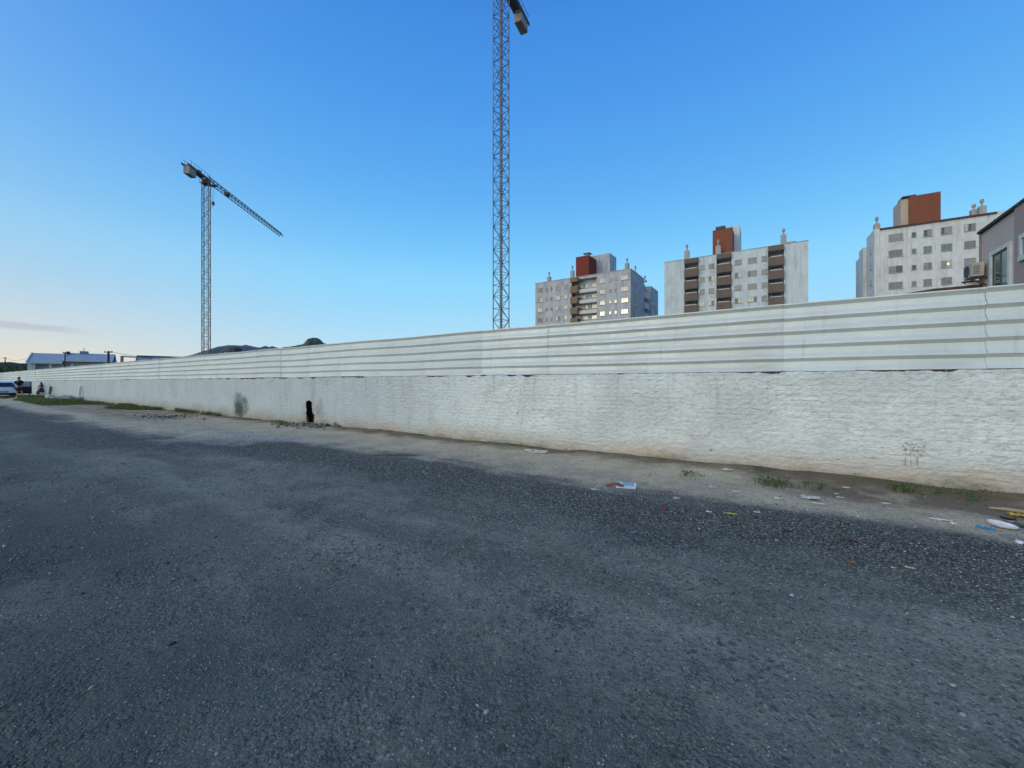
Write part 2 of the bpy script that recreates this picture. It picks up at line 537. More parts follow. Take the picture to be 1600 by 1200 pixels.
def wall_paint():
    m = NT('white_painted_masonry')
    v = m.coord('Object'); s = m.sep(v)
    st = m.scale(v, (1, 1, 1.7))
    n0 = m.noise(m.scale(v, (1, 1, 0.8)), 0.7, 5, 0.6)
    n1 = m.noise(st, 10, 6, 0.7)
    n2 = m.noise(m.scale(v, (1, 1, 2.0)), 30, 4, 0.6)
    c = m.mix(m.ramp(n0, 0.35, 0.68), (0.755, 0.80, 0.775), (0.59, 0.625, 0.61))
    c = m.mix(m.ramp(n1, 0.48, 0.68, 0, 0.6), c, (0.42, 0.42, 0.40))
    np_ = m.noise(m.scale(v, (1, 1, 1.5)), 2.1, 5, 0.6)
    c = m.mix(m.ramp(np_, 0.5, 0.68, 0, 0.45), c, (0.50, 0.50, 0.475))
    c = m.mix(m.ramp(n2, 0.6, 0.76, 0, 0.6), c, (0.36, 0.35, 0.33))
    # greyer, bluer far half: its cooler, dimmer light painted into the colour
    far_shade = m.ramp(m.math('ADD', s[0], m.math('MULTIPLY', m.math('SUBTRACT', n0, 0.5), 5)), -6.5, 0.5, 1, 0)
    c = m.mix(m.math('MULTIPLY', far_shade, 0.68), c, (0.38, 0.445, 0.48))
    streak = m.noise(m.scale(v, (1.6, 1, 0.22)), 1.7, 5, 0.65)
    c = m.mix(m.math('MULTIPLY', m.ramp(streak, 0.5, 0.72), m.math('MULTIPLY', far_shade, 0.5)), c, (0.29, 0.295, 0.295))
    drip = m.noise(m.scale(v, (2.6, 1, 0.18)), 2.0, 4, 0.7)
    c = m.mix(m.math('MULTIPLY', m.ramp(drip, 0.55, 0.72), m.ramp(s[2], 0.5, 1.7, 0.05, 0.45)), c, (0.36, 0.36, 0.34))
    vz = m.n('TexVoronoi', feature='DISTANCE_TO_EDGE'); m.put(vz.inputs['Vector'], m.vmath('ADD', v, m.vmath('MULTIPLY', m.noise(v, 3.0, 4, 0.6, 1), (0.35, 0.35, 0.35))))
    vz.inputs['Scale'].default_value = 0.62
    c = m.mix(m.math('MULTIPLY', m.ramp(vz.outputs['Distance'], 0.0, 0.006, 0.28, 0), m.ramp(n0, 0.45, 0.6)), c, (0.26, 0.25, 0.235))
    # brick courses ghosting through
    bk = m.n('TexBrick'); m.put(bk.inputs['Vector'], m.scale(v, (1, 1, 1)))
    sx = m.n('CombineXYZ'); m.put(sx.inputs[0], s[0]); m.put(sx.inputs[1], s[2])
    m.put(bk.inputs['Vector'], sx.outputs[0]); bk.inputs['Scale'].default_value = 1
    bk.inputs['Brick Width'].default_value = 0.25; bk.inputs['Row Height'].default_value = 0.085
    bk.inputs['Mortar Size'].default_value = 0.006
    c = m.mix(m.math('MULTIPLY', m.math('MULTIPLY', bk.outputs['Fac'], 0.13), m.ramp(n1, 0.38, 0.56)), c, (0.42, 0.41, 0.39))
    # rising damp: ochre and grey at the foot
    zz = m.math('ADD', s[2], m.math('MULTIPLY', m.math('SUBTRACT', n1, 0.5), 0.35))
    zz = m.math('ADD', zz, m.math('MULTIPLY', m.math('SUBTRACT', n0, 0.5), 0.9))
    damp = m.ramp(zz, -0.02, 0.52, 1, 0)
    oc = m.mix(m.ramp(m.noise(v, 0.55, 3), 0.4, 0.62), (0.38, 0.33, 0.245), (0.46, 0.30, 0.17))
    c = m.mix(m.math('MULTIPLY', damp, 0.7), c, oc)
    c = m.mix(m.ramp(zz, -0.12, 0.16, 0.85, 0), c, (0.16, 0.14, 0.105))
    gr = m.math('MULTIPLY', m.ramp(s[0], -20, 2, 1, 0), m.ramp(m.math('ADD', zz, m.math('MULTIPLY', np_, 0.6)), 0.3, 0.95, 0.6, 0))
    c = m.mix(gr, c, (0.30, 0.30, 0.275))
    # soot smudges
    def smudge(u0, z0, ru, rz, dark, col_):
        du = m.math('DIVIDE', m.math('SUBTRACT', s[0], u0), ru)
        dz = m.math('DIVIDE', m.math('SUBTRACT', s[2], z0), rz)
        d = m.math('ADD', m.math('MULTIPLY', du, du), m.math('MULTIPLY', dz, dz))
        d = m.math('ADD', d, m.math('ADD', m.math('MULTIPLY', m.math('SUBTRACT', n1, 0.5), 1.6), m.math('MULTIPLY', m.math('SUBTRACT', m.noise(v, 2.2, 4), 0.5), 2.2)))
        return m.mix(m.ramp(d, 0.05, 1.15, dark, 0), c, col_)
    c = smudge(wall_u(375), 0.52, 0.75, 0.58, 0.9, (0.10, 0.11, 0.10))
    c = smudge(wall_u(374), 0.36, 0.4, 0.5, 0.7, (0.06, 0.065, 0.06))
    c = smudge(wall_u(500), 0.62, 0.32, 0.36, 0.5, (0.20, 0.20, 0.19))
    c = smudge(wall_u(484), 0.40, 0.55, 0.6, 0.35, (0.28, 0.24, 0.19))
    # scrawled and dripping rust-brown paint
    gu, gz0 = wall_u(1427), 0.62
    dr = m.noise(m.scale(v, (30, 1, 2.2)), 1.0, 2, 0.5)
    box1 = m.math('MULTIPLY', m.ramp(m.math('ABSOLUTE', m.math('SUBTRACT', s[0], gu)), 0.10, 0.13, 1, 0),
                  m.math('MULTIPLY', m.ramp(s[2], 0.22, 0.40), m.ramp(s[2], 0.54, 0.6, 1, 0)))
    sq = m.ramp(m.noise(v, 26, 3, 0.7), 0.47, 0.55)
    top = m.math('MULTIPLY', m.math('MULTIPLY', m.ramp(s[2], 0.42, 0.45), m.ramp(s[2], 0.60, 0.64, 1, 0)),
                 m.ramp(m.math('ABSOLUTE', m.math('SUBTRACT', s[0], gu)), 0.11, 0.14, 1, 0))
    g = m.math('MAXIMUM', m.math('MULTIPLY', box1, m.ramp(dr, 0.55, 0.62)), m.math('MULTIPLY', top, sq))
    c = m.mix(m.math('MULTIPLY', g, 0.6), c, (0.20, 0.15, 0.135))
    # small chips down to dark mortar
    chip = m.ramp(m.noise(m.scale(v, (1, 1, 1.8)), 9, 2, 0.4), 0.745, 0.77)
    c = m.mix(chip, c, (0.12, 0.09, 0.075))
    m.bump(m.math('ADD', n1, m.math('MULTIPLY', n2, 0.5)), 0.9, 0.035)
    return m.fin(c, 0.85, 0, 0.25)


def brick_mat():
    m = NT('bare_red_brick')
    v = m.coord('Object'); s = m.sep(v)
    cx = m.n('CombineXYZ'); m.put(cx.inputs[0], s[0]); m.put(cx.inputs[1], s[2])
    bk = m.n('TexBrick'); m.put(bk.inputs['Vector'], cx.outputs[0]); bk.inputs['Scale'].default_value = 1
    bk.inputs['Brick Width'].default_value = 0.25; bk.inputs['Row Height'].default_value = 0.085
    bk.inputs['Mortar Size'].default_value = 0.01
    bk.inputs['Color1'].default_value = (0.16, 0.085, 0.07, 1); bk.inputs['Color2'].default_value = (0.09, 0.06, 0.055, 1)
    bk.inputs['Mortar'].default_value = (0.22, 0.20, 0.18, 1)
    return m.fin(bk.outputs['Color'], 0.95, 0, 0.1)


MTOP = 1.685
wall = thing('masonry_wall', 'long low white painted brick wall with sooty patches and a broken hole', 'wall', W0, WTH)


def wall_skin():
    us = np.concatenate([np.arange(-82, -30, 0.15), np.arange(-30, -12, 0.05), np.arange(-12, 9.5, 0.0135), np.arange(9.52, 13, 0.05)])
    zs = np.concatenate([[-0.25, -0.1], np.arange(0, MTOP + 0.03, 0.0125)])
    U, Z = np.meshgrid(us, zs, indexing='ij')
    nz = fbm(U * 10 + .8 * vnoise(U * 6, Z * 9, 99), Z * 19 + .9 * vnoise(U * 5, Z * 7, 98), 51, 4)
    rid = 1 - np.abs(fbm(U * 15, Z * 27 + vnoise(U * 4, Z * 6, 97), 61, 3)) * 2.2
    course = np.abs(((Z / 0.085 + 0.25 * vnoise(U * 2, Z * 2, 5)) % 1.0) - 0.5) * 2
    amp = 0.55 + 0.9 * np.clip(fbm(U / 1.1, Z / .6, 87, 2) + .5, 0, 1)
    disp = (0.0105 * nz + 0.007 * rid) * amp - 0.010 * np.clip(course - 0.72, 0, 1) / 0.28 * (vnoise(U * 3, Z * 5, 71) + 0.5)
    disp = disp + 0.02 * fbm(U / 2, Z / 2, 81, 2)
    fade = np.clip((U + 40) / 20, 0.5, 1)
    yy = -disp * fade
    # ragged upper edge
    zt = MTOP - 0.006 - 0.05 * np.clip(fbm(us * 2.3, us * 0, 91, 5) - 0.10, 0, 1) * 2.0 - 0.008 * (fbm(us * 9, us * 0, 93, 3) + .5)
    Zc = np.minimum(Z, zt[:, None] + (Z - Z.min()) * 1e-5)
    V = np.stack([U, yy, Zc], -1).reshape(-1, 3)
    nu, nzv = U.shape
    i, j = np.meshgrid(np.arange(nu - 1), np.arange(nzv - 1), indexing='ij')
    Q = np.stack([i * nzv + j, (i + 1) * nzv + j, (i + 1) * nzv + j + 1, i * nzv + j + 1], -1)
    uc = (U[:-1, :-1] + U[1:, 1:]) / 2; zc = (Z[:-1, :-1] + Z[1:, 1:]) / 2
    cut = hole_r(uc - HOLE_U, zc - HOLE_Z) < 1.0
    flat = (np.minimum(Z[:-1, 1:], zt[:-1, None]) - np.minimum(Z[:-1, :-1], zt[:-1, None])) <= 1e-6
    Q = Q[~(cut | flat)].reshape(-1, 4)
    npmesh('painted_face', V, Q, wall_paint(), wall)


wall_skin()
hu0, hu1, hz1 = HOLE_U - 0.24, HOLE_U + 0.26, 0.86
core = MB()
core.box(-82, hu0, 0.045, 0.20, -0.3, MTOP)
core.box(hu1, 13, 0.045, 0.20, -0.3, MTOP)
core.box(hu0, hu1, 0.045, 0.20, hz1, MTOP)
core.box(hu0, hu1, 0.045, 0.20, -0.3, 0.08)
core.build('brick_core', brick_mat(), wall)
# broken half bricks showing at the rim of the hole, and a lining painted black for the shade inside
rim = MB()
for (a, b, c, d) in ((-0.235, -0.17, 0.13, 0.20), (-0.225, -0.185, 0.22, 0.27), (0.20, 0.255, 0.14, 0.205), (0.215, 0.255, 0.22, 0.27), (0.225, 0.255, 0.285, 0.33)):
    rim.box(HOLE_U + a, HOLE_U + b, 0.012, 0.06, c, d)
M_RB = plain('rim_brick', (0.30, 0.13, 0.085), 0.95, c2=(0.2, 0.09, 0.06), scale=12)
rim.build('rim_bricks', M_RB, wall)
M_HOLE_SHADE = plain('hole_shade_black', (0.02, 0.018, 0.018), 1.0, spec=0.0)
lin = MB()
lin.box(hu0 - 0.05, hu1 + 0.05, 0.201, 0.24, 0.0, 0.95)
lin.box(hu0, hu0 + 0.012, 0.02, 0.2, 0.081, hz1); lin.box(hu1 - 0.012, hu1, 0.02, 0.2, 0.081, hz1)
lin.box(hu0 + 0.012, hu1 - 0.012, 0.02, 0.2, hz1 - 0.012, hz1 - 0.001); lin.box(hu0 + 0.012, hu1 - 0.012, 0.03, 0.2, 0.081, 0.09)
lin.build('hole_shade_lining', M_HOLE_SHADE, wall)

# ------------------------------------------------------------------ corrugated metal hoarding on top of it
def metal_sheet(name, c, c2):
    m = NT(name)
    v = m.coord('Object')
    oi = m.n('ObjectInfo').outputs['Random']
    f = m.ramp(m.noise(v, 0.9, 4, 0.6), 0.4, 0.7)
    base = m.mix(m.math('MULTIPLY', f, 0.6), c, c2)
    base = m.mix(m.math('MULTIPLY', oi, 0.28), base, (0.42, 0.47, 0.47))
    dirt = m.ramp(m.noise(m.scale(v, (3, 1, 0.35)), 2.0, 5, 0.7), 0.55, 0.78, 0, 0.35)
    base = m.mix(dirt, base, (0.33, 0.34, 0.33))
    rust = m.math('MULTIPLY', m.ramp(m.noise(m.scale(v, (9, 1, 0.5)), 1.6, 4, 0.7), 0.66, 0.80), m.ramp(m.noise(v, 0.8, 2), 0.48, 0.62))
    base = m.mix(m.math('MULTIPLY', rust, 0.5), base, (0.30, 0.20, 0.13))
    base = m.mix(m.ramp(m.noise(m.scale(v, (0.6, 1, 2.5)), 1.4, 5, 0.7), 0.5, 0.72, 0, 0.4), base, (0.40, 0.425, 0.42))
    rr = m.ramp(m.noise(v, 5, 3), 0.3, 0.7, 0.38, 0.55)
    m.bump(m.noise(m.scale(v, (1, 1, 0.4)), 1.6, 2), 0.15, 0.02)
    return m.fin(base, rr, 0.15, 0.4)


M_SHEET = metal_sheet('painted_steel_sheet', (0.625, 0.67, 0.66), (0.52, 0.56, 0.56))
PER = 0.2215
PROF = []
for k in range(5):
    z = 1.1075 - k * PER
    PROF += [(-0.045, z), (-0.045, z - 0.018), (0.010, z - 0.070), (0.010, z - 0.150), (0.006, z - 0.153), (0.003, z - 0.156), (-0.045, z - PER + 0.012)]
PROF += [(-0.045, 0.0)]


def sheet_mesh(width, seed):
    r = np.random.default_rng(seed)
    nx = 9
    vs = []; fs = []
    for i in range(nx):
        x = width * i / (nx - 1)
        wv = 0.006 * math.sin(i * 1.1 + seed) + r.normal(0, 0.002)
        zv = 0.004 * math.sin(i * 0.5 + seed * 2.1)
        for (y, z) in PROF:
            vs.append((x, y + wv, z + zv))
    n = len(PROF)
    for i in range(nx - 1):
        for k in range(n - 1):
            fs.append((i * n + k, i * n + k + 1, (i + 1) * n + k + 1, (i + 1) * n + k))
    # folded side edges so that the joint reads as a lap with a dark gap
    for i in (0, nx - 1):
        o = len(vs)
        for k in range(n):
            x, y, z = vs[i * n + k]; vs.append((x, y + 0.012, z))
        for k in range(n - 1):
            fs.append((i * n + k, o + k, o + k + 1, i * n + k + 1))
    return MB().add(vs, fs)


hoard = thing('metal_hoarding', 'tall pale corrugated metal hoarding standing along the top of the white wall', 'fence', W0 + Vector((0, 0, MTOP + 0.004)), WTH)
joints = [wall_u(p) for p in (288, 311.6, 339, 367, 400, 437, 480, 530, 592, 661, 751, 854, 1009, 1224, 1542.5)]
while joints[0] > -80: joints.insert(0, joints[0] - 1.83)
joints += [joints[-1] + 2.2, joints[-1] + 4.4]
for i in range(len(joints) - 1):
    a, b = joints[i], joints[i + 1]
    o = sheet_mesh(b - a - 0.001, i + 1).build('panel', M_SHEET, hoard, loc=(a + 0.0015, 0.062 + random.uniform(-0.004, 0.004), random.uniform(-0.006, 0.006)))
    o.rotation_euler = (random.uniform(-0.012, 0.012), 0, random.uniform(-0.002, 0.002))
M_POST = plain('grey_timber', (0.20, 0.18, 0.165), 0.9)
for u in joints[::1]:
    MB().box(u - 0.035, u + 0.035, 0.115, 0.19, -0.6, 1.04).build('post', M_POST, hoard)

# ------------------------------------------------------------------ tower cranes
M_CRANE = plain('faded_crane_paint', (0.27, 0.215, 0.19), 0.6, 0, 0.4, c2=(0.19, 0.15, 0.14), scale=2)
M_CRANE_D = plain('dark_crane_steel', (0.085, 0.078, 0.08), 0.6, 0, 0.4)
M_BRACE = plain('crane_brace_steel', (0.075, 0.07, 0.08), 0.6, 0, 0.3)
M_CONC = facade('cast_concrete', (0.36, 0.34, 0.30), (0.20, 0.19, 0.17), 0.6, 0.8)
M_ORANGE = plain('crane_orange', (0.30, 0.11, 0.05), 0.6)


def crane(label, base, mz, side, rot_mast, jib_dir, jib_len, weight, hook, bay=1.74):
    root = thing('tower_crane', label, 'tower crane', base, 0, 'tower cranes beyond the hoarding')
    # mast
    h = side / 2
    ca, sa = math.cos(rot_mast), math.sin(rot_mast)
    cn = [(ca * x - sa * y, sa * x + ca * y) for x, y in ((-h, -h), (h, -h), (h, h), (-h, h))]
    for (x, y) in cn:
        MB().bar((x, y, 0), (x, y, mz), 0.15).build('mast_leg', M_CRANE, root)
    b = MB(); z = 0.3; k = 0
    while z + bay <= mz + 0.05:
        for i in range(4):
            x0, y0 = cn[i]; x1, y1 = cn[(i + 1) % 4]
            b.bar((x0, y0, z), (x1, y1, z), 0.055)
            if (k + i) % 2: b.bar((x0, y0, z), (x1, y1, z + bay), 0.055)
            else: b.bar((x1, y1, z), (x0, y0, z + bay), 0.055)
            if i % 2 == 0:
                xm, ym = (x0 + x1) / 2, (y0 + y1) / 2
                b.bar((x0, y0, z + bay / 2), (xm, ym, z + bay / 2), 0.04)
        z += bay; k += 1
    b.build('mast_bracing', M_BRACE, root)
    # ladder inside
    l = MB()
    for dx in (-0.2, 0.2): l.bar((dx, 0.3, 0.5), (dx, 0.3, mz), 0.04)
    z = 0.8
    while z < mz: l.bar((-0.2, 0.3, z), (0.2, 0.3, z), 0.03); z += 0.45
    l.build('ladder', M_CRANE_D, root)
    # slewing ring and platform
    s = MB().lathe([(side * 0.62, 0), (side * 0.72, 0.15), (side * 0.72, 0.55), (side * 0.5, 0.6), (side * 0.5, .8)], (0, 0, mz), 16)
    s.build('slewing_ring', M_ORANGE, root)
    p = MB().box(-side * 0.72, side * 0.72, -side * 0.72, side * 0.72, mz - 0.35, mz - 0.25)
    for x, y in ((-1, -1), (1, -1), (1, 1), (-1, 1)):
        p.bar((x * side * .7, y * side * .7, mz - .3), (x * side * .7, y * side * .7, mz + .6), .05)
    p.build('platform', M_CRANE_D, root)
    # jib and counter jib
    z0 = mz + 0.8
    d = Vector((jib_dir[0], jib_dir[1], 0)).normalized(); n = Vector((-d.y, d.x, 0))

    def truss(mb, r0, r1, wid, hgt, step, th):
        bl = [d * r0 + n * (wid / 2 * s) + Vector((0, 0, z0)) for s in (-1, 1)]
        L = r1 - r0
        top0 = d * r0 + Vector((0, 0, z0 + hgt)); top1 = d * r1 + Vector((0, 0, z0 + hgt * 0.8))
        for q in bl: mb.bar(q, q + d * L, th)
        mb.bar(top0, top1, th)
        k = 0; r = r0
        while r < r1 - 0.01:
            e = min(r + step, r1); mid = (r + e) / 2
            tp = d * mid + Vector((0, 0, z0 + hgt * (1 - 0.2 * (mid - r0) / L)))
            for s in (-1, 1):
                A = d * r + n * (wid / 2 * s) + Vector((0, 0, z0)); B = A + d * (e - r)
                mb.bar(A, tp, th * 0.6); mb.bar(tp, B, th * 0.6)
            mb.bar(d * r + n * (wid / 2) + Vector((0, 0, z0)), d * r - n * (wid / 2) + Vector((0, 0, z0)), th * 0.6)
            r = e
    j = MB(); truss(j, 0.6, jib_len, 1.15, 1.25, 1.5, 0.13)
    j.build('jib', M_CRANE_D, root)
    w0, w1, ww, wz0, wz1 = weight
    c = MB()
    e = -(w1 + 0.5)
    for s in (-1, 1): c.bar(d * 0.8 + n * s * ww * 0.5 + Vector((0, 0, z0)), d * e + n * s * ww * 0.5 + Vector((0, 0, z0)), 0.16, 0.42)
    r = 0.6
    while r > e:
        c.bar(d * r + n * ww * 0.5 + Vector((0, 0, z0)), d * r - n * ww * 0.5 + Vector((0, 0, z0)), 0.1, 0.16); r -= 0.9
    # deck railing
    for s in (-1, 1):
        c.bar(d * 0.5 + n * s * ww * .55 + Vector((0, 0, z0 + 1.1)), d * (e + .4) + n * s * ww * .55 + Vector((0, 0, z0 + 1.1)), 0.05)
        r = 0.5
        while r > e + .4:
            q = d * r + n * s * ww * .55
            c.bar(q + Vector((0, 0, z0)), q + Vector((0, 0, z0 + 1.1)), 0.045); r -= 1.1
    c.build('counter_jib', M_CRANE_D, root)
    # deck under winch
    dk = MB()
    A = d * -1.2; B = d * (-w0 + 0.2)
    dk.bar(A + Vector((0, 0, z0 - 0.15)), B + Vector((0, 0, z0 - 0.15)), ww * 0.8, 0.06)
    dk.build('deck', M_CRANE_D, root)
    wi = MB(); q = d * -(w0 * 0.6); wi.bar(q - n * .4 + Vector((0, 0, z0 + .45)), q + n * .4 + Vector((0, 0, z0 + .45)), 0.7, 0.7)
    wi.build('winch', M_CRANE_D, root)
    # stacked concrete blocks
    nb = 5
    for k in range(nb):
        a = w0 + (w1 - w0) * k / nb; bb = w0 + (w1 - w0) * (k + 1) / nb - 0.04
        wm = MB(); wm.bar(d * -a + Vector((0, 0, (wz0 + wz1) / 2)), d * -bb + Vector((0, 0, (wz0 + wz1) / 2)), ww * 0.92, wz1 - wz0)
        wm.build('counterweight', M_CONC, root)
    # trolley, rope, hook
    hr, hz_ = hook
    t = MB(); t.bar(d * (hr + 5) + Vector((0, 0, z0 + .25)), d * (hr + 6.2) + Vector((0, 0, z0 + .25)), .8, .8)
    t.build('winch_box', M_CRANE_D, root)
    t = MB(); t.bar(d * (hr - .5) + Vector((0, 0, z0 - .25)), d * (hr + .5) + Vector((0, 0, z0 - .25)), 1.2, 0.25)
    t.build('trolley', M_CRANE_D, root)
    hk = MB(); q = d * hr
    for s in (-.25, .25): hk.tube(q + n * s + Vector((0, 0, z0 - .3)), q + n * s * .6 + Vector((0, 0, hz_ + .9)), 0.025, n=5)
    hk.build('hoist_rope', M_CRANE_D, root)
    hk = MB(); hk.bar(q + Vector((0, 0, hz_ + 0.35)), q + Vector((0, 0, hz_ + 1.1)), 0.5, 0.45)
    hk.path([q + Vector((0, 0, hz_ + .35)), q + Vector((0, 0, hz_)), q + n * .2 + Vector((0, 0, hz_ - .25)), q + n * .38 + Vector((0, 0, hz_))], 0.07, 6)
    hk.build('hook_block', M_CRANE_D, root)
    return root


crane('tall tower crane whose lattice mast runs out of the top of the frame', (at(783, 60), 60, 0), 60.95, 1.66, R(43), (-0.43, -0.90), 34,
      (5.9, 8.6, 1.35, 60.0, 61.75), (16, 48))
crane('smaller distant tower crane with its whole jib visible against the sky', (at(322, 97), 97, 0), 49.5, 1.30, R(18), (-0.09, 0.996), 38,
      (4.4, 6.7, 1.35, 48.4, 50.25), (2.6, 45.0))

# ------------------------------------------------------------------ apartment buildings
M_FRAME = plain('aluminium_frame', (0.36, 0.36, 0.345), 0.5, 0, 0.4)


def glass(name, c, rough=0.06, spec=0.9):
    m = NT(name)
    v = m.coord('Object')
    f = m.noise(v, 0.9, 2)
    base = m.mix(m.ramp(f, 0.35, 0.65), c, tuple(x * 0.75 for x in c))
    m.bump(m.noise(v, 0.8, 2), 0.04, 0.05)
    mt = m.fin(base, rough, 0, spec)
    return mt


G_DARK = glass('dark_window_glass', (0.02, 0.022, 0.028))
G_MID = glass('grey_window_glass', (0.12, 0.13, 0.135), 0.08)
G_BLIND = glass('drawn_blind_glass', (0.52, 0.48, 0.38), 0.10)
G_GREY = glass('closed_shutter_glass', (0.27, 0.275, 0.265), 0.25, 0.4)
G_BLUE = glass('sky_blue_glass', (0.16, 0.26, 0.34), 0.07)
GL = {'d': G_DARK, 'm': G_MID, 'b': G_BLIND, 'g': G_GREY, 'u': G_BLUE}
M_BROWN = facade('brown_balcony_render', (0.17, 0.125, 0.10), (0.12, 0.095, 0.08), 0.5)
M_TAN = facade('tan_balcony_render', (0.24, 0.165, 0.105), (0.16, 0.11, 0.08), 0.5)
M_SLAB = facade('white_slab_render', (0.62, 0.62, 0.60), (0.45, 0.45, 0.45), 0.5)
M_VENT = facade('vent_stack_render', (0.40, 0.38, 0.37), (0.28, 0.27, 0.27), 0.5)


class Block:
    """a building in its own frame: x along the front, y into its depth, z up"""
    def __init__(s, name, label, px, Y, vp, cat='apartment building', group=None):
        k = CX - vp
        L = math.hypot(k, F)
        s.U = Vector((k / L, -F / L, 0)); s.V = Vector((F / L, k / L, 0))
        s.O = Vector((at(px, Y), Y, 0))
        s.root = thing(name, label, cat, s.O, math.atan2(s.U.y, s.U.x), group)

    def uz(s, px, py, v=0.0):
        """where a sight line through the picture meets the plane y=v of the building"""
        o = s.O + s.V * v; k = (px - CX) / F
        u = (k * o.y - o.x) / (s.U.x - k * s.U.y)
        return u, zh(py, o.y + u * s.U.y)

    def vz(s, px, py, u):
        """the same for the plane x=u"""
        o = s.O + s.U * u; k = (px - CX) / F
        v = (k * o.y - o.x) / (s.V.x - k * s.V.y)
        return v, zh(py, o.y + v * s.V.y)

    def part(s, name, mb, mat, parent=None):
        return mb.build(name, mat, parent or s.root)

    def window(s, u0, u1, z0, z1, kinds, y=0.0, side=None, name='window', fr=0.05):
        """framed window standing 3-8 cm proud of the wall; side=u puts it on an end wall facing sgn"""
        f = MB(); n = len(kinds); t = fr
        def bx(mb, a0, a1, y0, y1, b0, b1):
            if side is None: mb.box(a0, a1, y0, y1, b0, b1)
            else:
                uu, sg = side
                x0, x1 = sorted((uu - sg * y0, uu - sg * y1)); mb.box(x0, x1, a0, a1, b0, b1)
        bx(f, u0, u1, y - 0.08, y + 0.01, z0, z0 + t); bx(f, u0, u1, y - 0.08, y + 0.01, z1 - t, z1)
        w = (u1 - u0) / n
        bx(f, u0, u0 + t, y - 0.08, y + 0.01, z0 + t, z1 - t); bx(f, u1 - t, u1, y - 0.08, y + 0.01, z0 + t, z1 - t)
        for k in range(1, n): bx(f, u0 + w * k - t / 2, u0 + w * k + t / 2, y - 0.075, y + 0.01, z0 + t, z1 - t)
        # sill
        bx(f, u0 - 0.06, u1 + 0.06, y - 0.13, y - 0.081, z0 - 0.06, z0 + 0.02)
        fo = f.build(name, M_FRAME, s.root)
        for k, c in enumerate(kinds):
            p = MB()
            a0 = u0 + w * k + (t if k == 0 else t / 2); a1 = u0 + w * (k + 1) - (t if k == n - 1 else t / 2)
            bx(p, a0, a1, y - 0.05, y - 0.004, z0 + t, z1 - t)
            po = p.build('pane', GL[c], fo)
            # panes never hang quite plumb: the glint differs from one to the next
            po.rotation_euler = (0, 0, 0)
        return fo

    def vent(s, u, v, z, base_h, top_h, bw=0.9):
        m = MB().box(u - bw / 2, u + bw / 2, v - 0.4, v + 0.4, z, z + base_h)
        b = s.part('vent_stack', m, M_VENT)
        c = MB().tube((u, v, z + base_h), (u, v, z + base_h + top_h * 0.6), 0.14, n=8)
        c.lathe([(0.14, 0), (0.27, 0.05), (0.27, 0.3), (0.14, 0.38), (0.24, 0.48), (0.24, top_h * 0.4)], (u, v, z + base_h + top_h * 0.55), 10)
        c.build('vent_cowl', M_VENT, b)


def pick(seq): return random.choice(seq)


GRP = 'grey apartment blocks beyond the hoarding'
# ---- first block: red lift tower, tan balconies
M_F1 = facade('grey_stained_render', (0.50, 0.52, 0.54), (0.25, 0.26, 0.275), 0.75)
B1 = Block('apartment_building', 'stained grey apartment block with a dark red rooftop tower, left of the three', 836.5, 113.9, -150, group=GRP)
ZR = 29.35


def z1(zx, zy): return 820 + .14375 * zx, 370 + .14375 * zy


uR = 27.0
ub0 = B1.uz(*z1(500, 600))[0]; ub1 = B1.uz(*z1(600, 600))[0]; uc1 = B1.uz(*z1(783, 600))[0]
DEP = 27.0
wl = MB()
wl.box(0, ub0, 0, DEP, 0, ZR)
wl.box(uc1, uR, 0, 12, 0, ZR)
wl.box(uc1, uR - 1.6, 12, 19, 0, ZR)
wl.box(uc1, uR, 19, DEP, 0, ZR - .4)
wl.box(ub0, uc1, 1.6, DEP, 0, ZR)
wl.box(ub0, uc1, 0.02, 1.6, 28.75, ZR - .02)
wl.box(ub0, ub0 + .22, -.0, 1.6, 0, 28.75)
B1.part('wall', wl, M_F1)
# parapet coping lines and the seams between wall fields
cp = MB(); cp.box(-.06, uR + .06, -.08, .22, ZR, ZR + .14); cp.box(uR - .2, uR + .08, .22, 12, ZR, ZR + .14)
B1.part('coping', cp, M_VENT)
st = 2.8
for k in range(6):
    zt = 26.85 - st * k
    m = MB().box(ub0 + .25, ub1 - .35, -.9, -.72, zt - 1.65, zt); m.box(ub1 - .53, ub1 - .35, -.72, 1.5, zt - 1.65, zt)
    m.box(ub0 + .25, ub0 + .43, -.72, 1.5, zt - 1.65, zt)
    b = B1.part('balcony', m, M_TAN)
    MB().box(ub0 + .43, ub1 - .53, -.72, 1.55, zt - 1.65, zt - 1.45).build('balcony_floor', M_SLAB, b)
    MB().box(ub0 + .9, ub1 - .6, 1.5, 1.58, zt - 1.4, zt + .75).build('balcony_shade_pane', G_DARK, b)  # dark pane added to stand in for shade deep in the recess
    sl = MB().box(ub1 - .3, uc1 - .02, -.02, 1.6, zt - 1.75, zt - .85)
    B1.part('ledge', sl, M_SLAB)
m = MB().box(ub0 + .25, ub1 - .35, -.9, -.02, 28.05, 29.2); B1.part('balcony', m, M_TAN)
cols1 = [((140, 195), 'pair', (580)), ((228, 246), 'small', 560), ((280, 300), 'small', 553), ((335, 386), 'pair', 548), ((428, 466), 'one', 540),
         ((815, 870), 'pair', 477), ((918, 941), 'small', 456), ((976, 1001), 'small', 450), ((1048, 1125), 'wide', 445)]
looks1 = {0: ['md', 'gb', 'bb', 'dd', 'dm'], 3: ['gg', 'bb', 'bg', 'bd', 'bb'], 4: ['g', 'b', 'b', 'b', 'd'], 5: ['bb', 'bb', 'bb', 'bb', 'bm'],
          8: ['bbb', 'bbb', 'bbb', 'bbb', 'bbb']}
